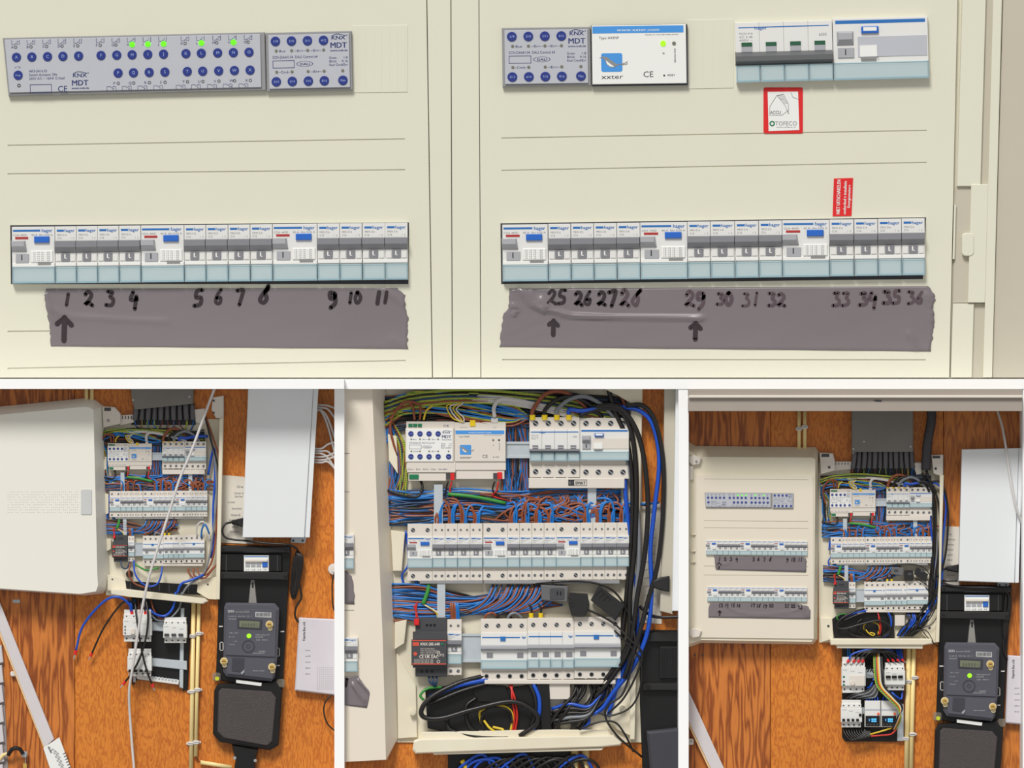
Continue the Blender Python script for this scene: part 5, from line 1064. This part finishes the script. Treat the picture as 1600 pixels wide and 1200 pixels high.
t = Thing('door_latch', 'grey metal latch with black handle at the lower left corner, bottom left picture', 'latch', 25, 1190, 8, 16); t.part('handle', MB().tube([(12, 1180, 12), (20, 1170, 16), (30, 1170, 16), (36, 1178, 14)], 3.2, 8), black); t.part('plate', MB().prism([(31, 1173), (43, 1175), (41, 1184), (34, 1183)], 6, 14, .8), metal); t.part('stem', MB().tube([(-4, 1190, 8), (5, 1180, 10), (14, 1178, 12)], 2.6, 8), condu, label='cream stem')
t = Thing('brass_catch', 'small brass catch below the grey latch, bottom left picture', 'catch', 39, 1204, 4, 8); t.part('plate', MB().box(36, 1193, 42, 1212, 2, 8, .6), brass); t.part('pin', MB().tube([(40, 1184, 8), (40, 1193, 8)], .8, 6, 0), metal)
t = Thing('conduit_clip', 'single small white clip beside the leaning board, bottom left picture', 'clip', 20, 1056, 1, 8); t.part('saddle', MB().rbox(16, 1049, 25, 1057, 1, 9, 3, 1), clipm)
t = Thing('wall_hook', 'two tiny screw holes plate below the white door, bottom left picture', 'screw plate', 25, 940, .2, 2); t.part('plate', MB().box(20, 937, 31, 942, 0, .8), metal)
# ------------------------------------------------------------------ bottom right scene
BR = 'bottom right picture'
sf = Thing('shelf', 'taupe shelf with backlit shade painted in and pale highlight lip across the top, bottom right picture', 'shelf', 1337, 643, 0, 118)
sf.part('upper_board', MB().box(1076.3, 608.4, 1597.6, 618, -1, 118, .6), shelfm); sf.part('lip', MB().box(1076.3, 617.5, 1597.6, 622, -1, 124, 1.2), hous2)  # boards coloured dark as backlit, lip pale as a highlight
sf.part('lower_board', MB().box(1076.3, 622, 1597.6, 642.5, -1, 118, .6), shelfm); sf.part('chipped_hole', MB().prism([(1364, 626), (1370, 624.5), (1378, 625.5), (1377, 628), (1369, 627.5)], 117.8, 118.4), psug)
for x, a in ((1245.5, 'left'), (1254.5, 'right')):
    solo('conduit', '%s grey shaded conduit above the open door, bottom right picture' % a, 'conduit', MB().tube([(x+3, 640, 6), (x+3, 705, 6)], 3, 10, 0), condu, smooth=True)
    t = Thing('conduit_clip', 'white clip on the %s shaded conduit above the open door, bottom right picture' % a, 'clip', x+3, 668, 1, 10); t.part('saddle', MB().rbox(x-2, 664 if a == 'right' else 667, x+8, 670 if a == 'right' else 673, 1, 11, 2.4, 1), clipm)
E = Thing('enclosure', 'ivory open distribution cabinet body in the bottom right picture', 'electrical cabinet', 1375, 1010, 0, 4)
E.part('back_plate', MB().prism([(1278, 722), (1472, 722), (1466, 1000), (1280, 1004)], .5, 2.5), encl)
E.part('left_bracket', MB().prism([(1280, 707), (1301, 708), (1304, 720), (1304, 735), (1282, 741)], 1, 16, 1), hous2); E.part('bracket_cap', MB().box(1283, 709, 1295, 714, 14, 17, .4), psug); E.part('bracket_screw', MB().cyl(1295, 730, 2, 15, 17, 10), psug)
tr = E.part('top_rail', MB().prism([(1303, 721), (1331, 721), (1330, 733), (1303, 736)], 1, 9, .6), hous2)
for k in range(5): E.part('rail_slot', MB().box(1305+k*4.8, 723, 1306.4+k*4.8, 726, 8.5, 9.4), psug, parent=tr)
E.part('top_rail', MB().prism([(1425, 723), (1440, 723), (1440, 740), (1432, 742)], 1, 9, .6), hous2)
E.part('right_bracket', MB().prism([(1454, 711), (1473, 710), (1473, 745), (1458, 740)], 1, 18, 1), hous2); E.part('bracket_cap', MB().box(1456, 712, 1468, 716, 17, 19, .4), psug); E.part('bracket_screw', MB().cyl(1461, 732, 2, 17, 19, 10), psug)
E.part('right_wall', MB().prism([(1468, 742), (1473.5, 742), (1469, 900), (1465, 1003), (1460, 1003), (1466, 900)], 1, 24, 1), encl)
E.part('right_foot_plate', MB().prism([(1440, 965), (1465, 950), (1465, 1004), (1455, 1005), (1440, 990)], 2, 10, .6), encl); E.part('left_foot_plate', MB().prism([(1281, 965), (1300, 966), (1302, 998), (1284, 1003)], 2, 10, .6), encl)
E.part('foot_hole', MB().cyl(1294, 978, 2, 9, 10.4, 10), psug); E.part('foot_hole', MB().cyl(1452, 981, 2, 9, 10.4, 10), psug)
E.part('bottom_tray', MB().prism([(1295, 997), (1454, 997), (1455, 1005), (1442, 1007), (1297, 1007)], 2, 32, 1.4), encl); E.part('tray_underside', MB().prism([(1305, 1006), (1441, 1006), (1440, 1013), (1307, 1012)], 2, 28, 1), encl)
dr = Thing('cabinet_door', 'open cream cabinet door holding two breaker rows, left side of the bottom right picture', 'door', 1180, 1008, 8, 34)
dr.part('door_leaf', MB().loft([(1070, 688), (1076, 690), (1088, 697), (1276, 699), (1281, 706), (1279, 1000), (1272, 1008), (1096, 1006), (1070, 1015)], 4, [(1070, 700), (1080, 706), (1090, 714), (1270, 715), (1274, 718), (1272, 998), (1268, 1003), (1096, 1000), (1070, 1008)], 31), encl)
ip = dr.part('inner_cover', plate([(1089, 1087), (1103, 1101), (1260, 1262), (1268, 1270)], [(742, 744), (748, 749.5), (748.6, 750.1), (813, 814.5), (813.8, 815.3), (824, 825.5), (824.8, 826.3), (884, 885), (884.8, 885.8), (898, 899), (898.8, 899.8), (996, 998)], {(1, 1), (1, 3), (1, 5), (1, 7), (1, 9)}, 33, .8, d0=30), mat('warm_cream_cover', (226, 217, 200), .4, var=.02, scale=6))
for y0, nm in ((714, 'upper'), (984, 'lower')): dr.part('hinge', MB().prism([(1076, y0), (1084, y0-3), (1096, y0+1), (1093, y0+11), (1082, y0+13), (1077, y0+8)], 30, 38, 1), hous2, label=nm+' hinge bracket')
dr.part('hinge_pin', MB().cyl(1088, 721, 2, 37, 39, 10), greyr); dr.part('hinge_post', MB().box(1076, 728, 1083, 750, 30, 36, .8), hous2)
for y in (834, 860, 877): dr.part('side_lug', MB().box(1079, y, 1087, y+2, 30, 35, .3), encl)
S4 = .257
P_act.put(1101.4, 769.6, 33, 37, sc_=S4, rot=.006, sx=104/408/S4, label='long grey switch actuator with lettered blue buttons on the open door, bottom right picture')
P_dali.put(1207, 770.5, 33, 37, sc_=S4, rot=.006, sx=32.6/134/S4, label='grey lighting gateway beside the switch actuator on the open door, bottom right picture')
def door_row(x0, x1, y, sl_, nm):
    x = x0; u = (x1-x0)/18; gi = 0; k = 0; s = .25
    for i, kind in enumerate('rmmmmrmmmmrmmmm'):
        w_ = 2*u if kind == 'r' else u; yy = y+(x-x0)*sl_
        if kind == 'r': P_rcd.put(x, yy, 33, 36, sc_=s, sx=w_/68/s, label='%s wide switch with blue button in the %s row of the open door, bottom right' % (('left', 'centre', 'right')[gi], nm)); gi += 1; k = 0
        else:
            k += 1; P_mcb.put(x, yy, 33, 36, sc_=s, sx=w_/34.6/s, label='%s breaker right of the %s blue button, %s row of the open door, bottom right' % (ORD[k], ('left', 'centre', 'right')[gi-1], nm))
        x += w_
door_row(1103, 1261.5, 844.4, .008, 'upper'); door_row(1105, 1261, 917, .006, 'lower')
def nums(L_, y, h=5.2, wd=1.4): return [(a, x, y+sy, h, wd) for a, x, sy in L_]
tape('upper strip of grey tape with handwritten numbers on the open door, bottom right picture', [(1116, 868.5), (1117, 880), (1118.5, 890)], [(1255, 870), (1260, 873), (1260, 880), (1259.5, 894)], None, None, 33.3, [([(1117, 884), (1140, 880)], .4, 2)],
     nums([('1', 1124, 0), ('2', 1133, 0), ('3', 1142, 0), ('4', 1151, .6), ('5', 1177.5, .3), ('6', 1185, 0), ('7', 1194, .4), ('8', 1203.5, .4), ('9', 1230, 1), ('10', 1239, 1), ('11', 1250, 1)], 873.5), arrows=[(1123.5, 879, 888.5, 2)], s=.35, nx=50, ny=10)
tape('lower strip of grey tape with crumpled end on the open door, bottom right picture', [(1110, 941.5), (1107, 950), (1107, 964.5)], [(1242, 942), (1262, 947), (1267, 954), (1265.5, 967.3)], None, None, 33.3, [([(1135, 947), (1152, 956), (1180, 961), (1230, 957), (1250, 951)], .6, 1.5), ([(1252, 948), (1258, 958), (1264, 963)], 1.5, 1.8), ([(1256, 947), (1264, 956)], 1.2, 1.4)],
     nums([('13', 1126, 0), ('14', 1135, 0), ('15', 1144.5, .2), ('16', 1153.5, .2), ('17', 1176, 0), ('18', 1185, .6), ('19', 1195, 1), ('20', 1205, .6), ('21', 1229.5, .8), ('22', 1239, 1.2), ('23', 1250, 2.5)], 945.8, 4.8, 1.3), arrows=[(1124.5, 954.5, 961.5, 1.6)], s=.35, nx=60, ny=12)
solo('trunking_plate', 'grey steel trunking plate above the open cabinet, bottom right picture', 'trunking', MB().prism([(1331, 640), (1427, 640), (1427, 706), (1335, 706), (1334, 710), (1331, 709)], 1, 22, 1), trunk)
for x, y in ((1333.5, 701.5), (1423, 706-8), (1350, 690)): solo('screw', '%s screw head on the grey trunking plate, bottom right picture' % {1333.5: 'left', 1423: 'right', 1350: 'middle'}[x], 'screw', MB().cyl(x, y, 1.5, 22, 23, 10), metal)
solo('dark_shading_sheet', 'dark opening behind the grey hoses, bottom right picture', 'shading', MB().prism([(1334, 704), (1426, 704), (1432, 742), (1328, 742)], 2.6, 3.4), black)  # black sheet painted in for the shaded gap below the plate
hoses(BR, 1335, 1424, 702, 732, 12, 3.9, 1)
M4 = Map(1297.4, 839, .465, kx=.983, ky=1.01, z=4)
interior(M4, BR, False); wiring(M4, BR, .5, 1.45)
for col, pts, r, lab in VC:
    wire(col, M4.p(pts), r*.5, '', label=lab+', bottom right picture', name=col_name(col)+'_cable', cat='cable', n=6)
def c4(col, pts, r, lab): wire(col, [(x, y, d+4) for x, y, d in pts], r, '', label=lab+', bottom right picture', name=col_name(col)+'_cable', cat='cable', n=8)
t = Thing('corrugated_hose', 'thick dark hose hanging from the shelf to the cabinet, bottom right picture', 'hose', 1446, 734, 4, 20); t.part('hose', MB().tube([(1456, 640, 14), (1455, 660, 16), (1449, 695, 18), (1447, 734, 14)], 7.6, 14), mat('dark_hose', (60, 57, 62), .5), smooth=True)
wire('black', [(1447, 728, 12), (1450, 745, 16), (1462, 770, 18)], 2.4, '', label='black cable leaving the thick dark hose, bottom right picture', name='black_cable', cat='cable')
bb = Thing('black_block', 'black cable entry block in the bottom compartment, bottom right picture', 'cable entry', 1350, 995, 3, 9); bb.part('body', MB().prism([(1300, 968), (1310, 960), (1396, 957), (1398, 998), (1304, 998)], 3, 7, .6), black); bb.part('front_flap', MB().box(1388, 962, 1397, 996, 6, 10, .4), blackm)
solo('junction_box', 'small ivory box below the wide switches, bottom right picture', 'box', MB().box(1398, 961, 1414, 978, 3, 10, .6), hous2)
for t_, P, m_ in (('grey split clamp sensor between middle and lower rows', [(1392, 885.5), (1412, 887), (1411, 899), (1392, 897)], mat('grey_sensor', (104, 104, 106), .4)), ('black rounded clamp sensor between middle and lower rows', [(1413, 891), (1426, 891), (1428, 903), (1424, 908), (1413, 906)], blackm), ('black tilted clamp sensor near the right cables', [(1433, 886), (1450, 897), (1446, 909), (1428, 897)], blackm)):
    t = Thing('current_sensor', t_+', bottom right picture', 'sensor', P[0][0], P[0][1], 8, 14); t.part('housing', MB().prism(P, 9, 18, .7), m_); t.part('latch', MB().box(P[0][0]+5, P[0][1]+4, P[0][0]+11, P[0][1]+8, 17.5, 18.6, .2), psug)
for k in range(16): wire(random.choice(['black', 'navy', 'black']), [(1416+k*2.4, 958, 8), (1418+k*2+R(-4, 4), 970, R(9, 14)), (1408+k*2, 984, R(9, 14)), (1402+k*1.6, 994, 8)], 1.4, 'crowded under the right wide switch in '+BR)
# lower board
L = Thing('rail_board', 'black board full of devices below the open cabinet, bottom right picture', 'mounting board', 1364, 1158, 0, 10)
L.part('back_board', MB().prism([(1316, 1010), (1412, 1010), (1412, 1152), (1404, 1159), (1322, 1159), (1316, 1152)], .5, 4, .5), black)
L.part('rail', MB().box(1350, 1046, 1386, 1060, 4, 9, 1), metalw); L.part('rail', MB().box(1345, 1105, 1412, 1116, 4, 9, 1), metalw); L.part('side_plate', MB().box(1402, 1100, 1412, 1158, 4, 8, .6), metalw)
t = module('residual_current_switch', 'white switch with four red ferrules at upper left of the black board, bottom right picture', 'switch', (1315, 1027, 1352.6, 1083), 8, 28); t.part('cover_flap', MB().box(1327, 1055, 1351, 1072, 27.5, 29, .6), hous2); t.part('test_knob', MB().cyl(1332, 1067, 3.6, 28, 31, 14), hous2)
for y, c in ((1057.5, green), (1065, psug), (1070, green)): t.part('indicator', MB().box(1317, y-1.4, 1320, y+1.4, 27.5, 28.6), c)
t = module('four_pole_switch', 'four pole switch with red ferrules at upper right of black board, bottom right picture', 'switch', (1382, 1036, 1414.5, 1079), 8, 26, toggles=(3, 1055.5, 7.4, black))
t = module('four_pole_switch', 'white four pole switch at lower left of the black board, bottom right picture', 'switch', (1314, 1094, 1347, 1137), 8, 26, toggles=(4, 1123, 4, black)); t.part('test_button', MB().box(1342, 1115, 1346, 1119, 25.5, 28, .3), black)
for x0, nm in ((1351.4, 'left'), (1377, 'right')):
    t = Thing('energy_relay', '%s white relay with blue lit display and orange button, bottom right picture' % nm, 'relay', x0+12, 1136, 8, 26)
    t.part('housing', MB().box(x0, 1095, x0+24.4, 1136, 8, 24, .8), hous); pb = t.part('display_panel', MB().box(x0+1, 1118.5, x0+23.4, 1135, 23.5, 25.4, .5), black)
    t.part('lit_display', MB().box(x0+5, 1122, x0+19, 1128.5, 25.2, 25.8), mat('dark_display', (10, 24, 60), .2), parent=pb); q = MB()
    q.text('888', x0+10, 1125, 2.6, 26, fit=8); q.text('888', x0+10, 1128.2, 2.6, 26, fit=8); q.text('V', x0+6, 1127, 4, 26, fit=2); t.part('lit_digits', q, mat('lit_cyan', (90, 200, 255), .4, emit=1.2), parent=pb, kind='stuff')
    for k in range(4): t.part('push_button', MB().cyl(x0+4+k*5, 1132, 1.3, 25.2, 26.4, 8), psug, parent=pb)
    t.part('orange_button', MB().cyl(x0+21, 1115.5, 2, 23.5, 25.5, 12), mat('orange_button', (240, 100, 50), .4), label='orange button'); t.part('grey_stripe', MB().box(x0+.5, 1108, x0+24, 1110.5, 23.6, 24.3), grey)
    for k in range(5): wire('navy', [(x0+3+k*4.2, 1097, 18), (x0+3+k*4.2, 1091, 20), (x0+6+k*3, 1084, 12)], 1.2, 'entering the top of the display relays in '+BR)
for k, (c, x) in enumerate((('navy', 1326), ('black', 1335), ('black', 1342.6), ('black', 1349))): end_wire(c, [(1400+k*2, 1030, 8), (1392, 1016+k*2, 18), (1368, 1013+k*2, 24), (x+8, 1021, 26), (x, 1032, 26)], 1.5, '%s wire with red ferrule at the upper left white switch, bottom right picture' % ('thick blue', 'first black', 'second black', 'third black')[k])
for k in range(4): end_wire('black', [(1352+k*3, 1040, 8), (1360+k*3, 1022, 18), (1378+k*4, 1018, 22), (1387+k*7.5, 1031, 22)], 1.3, '%s black wire with red ferrule at the upper right white switch, bottom right picture' % ORD[k+1])
for k in range(4): wire('navy', [(1400+k*2.4, 1014, 8), (1402+k*2.4, 1022, 14), (1404+k*2.2, 1032, 12)], 1.1, 'behind the upper right white switch in '+BR)
for k, c in enumerate(('striped', 'green', 'red', 'yellow', 'white', 'black', 'black')): c4(c, [(1366+k*2, 1016, 8), (1366+k*2.2, 1050, 24), (1370+k*2, 1072, 30), (1386+k*2, 1090, 34), (1401+k*1.4, 1105, 34), (1407-k*1, 1122, 32), (1400-k, 1140, 16)], 1.1, '%s wire crossing the black board diagonally%s' % (WN[c], ' on the outside' if k == 6 else ''))
for k in range(8): c4('black', [(1318+k*4, 1136, 8), (1320+k*4, 1146, 14), (1330+k*4, 1156-k*.8, 18), (1346+k*2, 1150, 16), (1352+k, 1138, 10)], 1.2, '%s black loop from the left along the foot of the board' % ORD[k+1])
for k in range(9): c4(['black', 'black', 'grey'][k % 3], [(1322+k*3, 1092, 8), (1330+k*3, 1086+k*.5, 18), (1352+k*2, 1080+k, 18), (1366+k, 1070, 12), (1376, 1062, 8)], 1.3, '%s dark wire from the left between the upper and lower switches' % ORD[k+1])
for k in range(5): c4('black', [(1356+k*4, 1050, 10), (1360+k*3, 1044+k*3, 20), (1368+k*2, 1060+k, 20), (1360+k*3, 1066, 12)], .9, '%s black curl on the bare rail between the upper switches' % ORD[k+1])
c4('red', [(1354, 1151, 14), (1375, 1149, 18), (1392, 1147, 18), (1402, 1138, 14)], 1.3, 'red wire along the foot of the board'); c4('yellow', [(1358, 1148, 14), (1375, 1143, 18), (1392, 1138, 16), (1400, 1136, 12)], 1.3, 'yellow wire along the foot of the board')
c4('navy', [(1392, 1080, 10), (1398, 1086, 14), (1408, 1092, 12), (1410, 1080, 8)], 1.6, 'blue wires below the upper right switch'); c4('navy', [(1354, 1076, 10), (1360, 1072, 14), (1366, 1060, 12)], 1.6, 'blue wire right of the upper left switch')
for c, x in (('blue', 1324), ('blue', 1327), ('brown', 1333), ('black', 1338)): wire(c, [(x, 1010, 8), (x+.5, 1018, 12), (x+1, 1028, 12)], 1.2, 'dropping from the tray in '+BR)
wire('brown', [(1412, 1082, 5), (1412.5, 1110, 6), (1411, 1152, 5)], 1, '', label='brown wire beside the left cream conduit, bottom right picture')
conduits(BR, ((1420, 1008), (1415.6, 1215, 3.9)), ((1428, 1008), (1423, 1215, 3.6)), ((1420, 1065), (1429, 1059), (1415.6, 1154.5), (1426, 1147.5)), 0)
meter(1126, 62, BR, lo=False)
t = plate_box([(1503, 702), (1598, 700), (1591, 911), (1498, 908)], ((1592, 700), (1585, 911)), BR)
t = Thing('wall_bracket', 'small steel mounting bracket under the white metal box, bottom right picture', 'bracket', 1568, 918, 1, 10); t.part('plate', MB().prism([(1559, 909), (1578, 909), (1576, 918), (1558, 917)], 1, 9, .8), metalw)
for x in (1562, 1572): t.part('screw', MB().cyl(x, 914, 1.6, 9, 10.4, 8), psug)
c4('white', [(1559, 640, 10), (1566, 665, 20), (1571, 700, 36), (1577, 745, 40), (1586, 790, 40), (1596, 816, 30), (1604, 830, 20)], 1.9, 'white cable falling from the shelf across the metal box')
sh = Thing('note_sheet', 'paper note with handwriting beside the white metal box, bottom right picture', 'paper', 1487, 912, .2, 1.4)
sh.part('sheet', MB().prism([(1474, 822), (1499, 823), (1499, 918), (1470, 916)], .2, 1.4), paper); q = MB()
for k in range(9): q.text(('De', 'lamp', 'kamer', 'tv', 'keuken', 'bad', 'zolder', 'gang', 'hal')[k], 1480, 836+k*8, 3, 1.8, fit=7+(k*5) % 6)
sh.part('handwriting', q, ink, kind='stuff')
pl = Thing('power_plug', 'black appliance plug entering the side of the white box, bottom right picture', 'plug', 1490, 893, 4, 20); pl.part('body', MB().prism([(1478, 886), (1488, 884), (1498, 882), (1498, 895), (1488, 893), (1478, 891)], 6, 20, 2), blackm); pl.part('grip', MB().box(1480, 885.5, 1482, 891, 19.5, 21), black)
c4('black', [(1478, 889, 10), (1470, 893, 14), (1468, 904, 16), (1480, 913, 18), (1510, 917, 20), (1550, 918, 22), (1568, 922, 16), (1577, 934, 10), (1576, 965, 8), (1570, 995, 8)], 1.6, 'black mains lead curving under the white box')
for k in range(3): c4('black', [(1572, 922, 6+k), (1579-k, 935, 8+k), (1577-k*2, 965, 8+k), (1570, 998-k*3, 8+k), (1567+k, 985, 8+k), (1570+k, 940, 8+k), (1571, 925, 6+k)], 1.6, '%s loop of the coiled black lead beside the meter board' % ORD[k+1])
c4('black', [(1572, 980, 6), (1568, 1004, 8), (1568, 1018, 8), (1574, 1030, 8)], 1.6, 'black lead dropping to the white router')
router([(1575, 1024), (1606, 1026), (1606, 1133), (1571, 1130)], BR)
pk = Thing('plank', 'long white painted board leaning diagonally at the lower left, bottom right picture', 'board', 1125, 1215, 4, 16)
pk.part('front_face', MB().prism([(1070, 1066), (1076, 1080), (1138, 1215), (1118, 1215), (1070, 1114)], 4, 16, .6), mat('painted_plank', (214, 208, 210), .45)); pk.part('raw_edge', MB().prism([(1070, 1114), (1118, 1215), (1114, 1215), (1070, 1121)], 4, 13), mat('raw_pine_edge', (236, 200, 150), .6))
t = Thing('conduit_clip', 'small white clip at the lower left edge, bottom right picture', 'clip', 1080, 1160, 1, 8); t.part('saddle', MB().rbox(1074, 1154, 1084, 1164, 1, 9, 3, 1), clipm); t.part('screw', MB().cyl(1080, 1158, 1.4, 9, 9.8, 8), greyr)
for k, x in enumerate((1085.5, 1097.5)): solo('screw', '%s small dark screw in the wood below the open door, bottom right picture' % ('left', 'right')[k], 'screw', MB().cyl(x, 1023.5, 1.5, 0, 1.5, 8), psug)
bpy.context.view_layer.update()
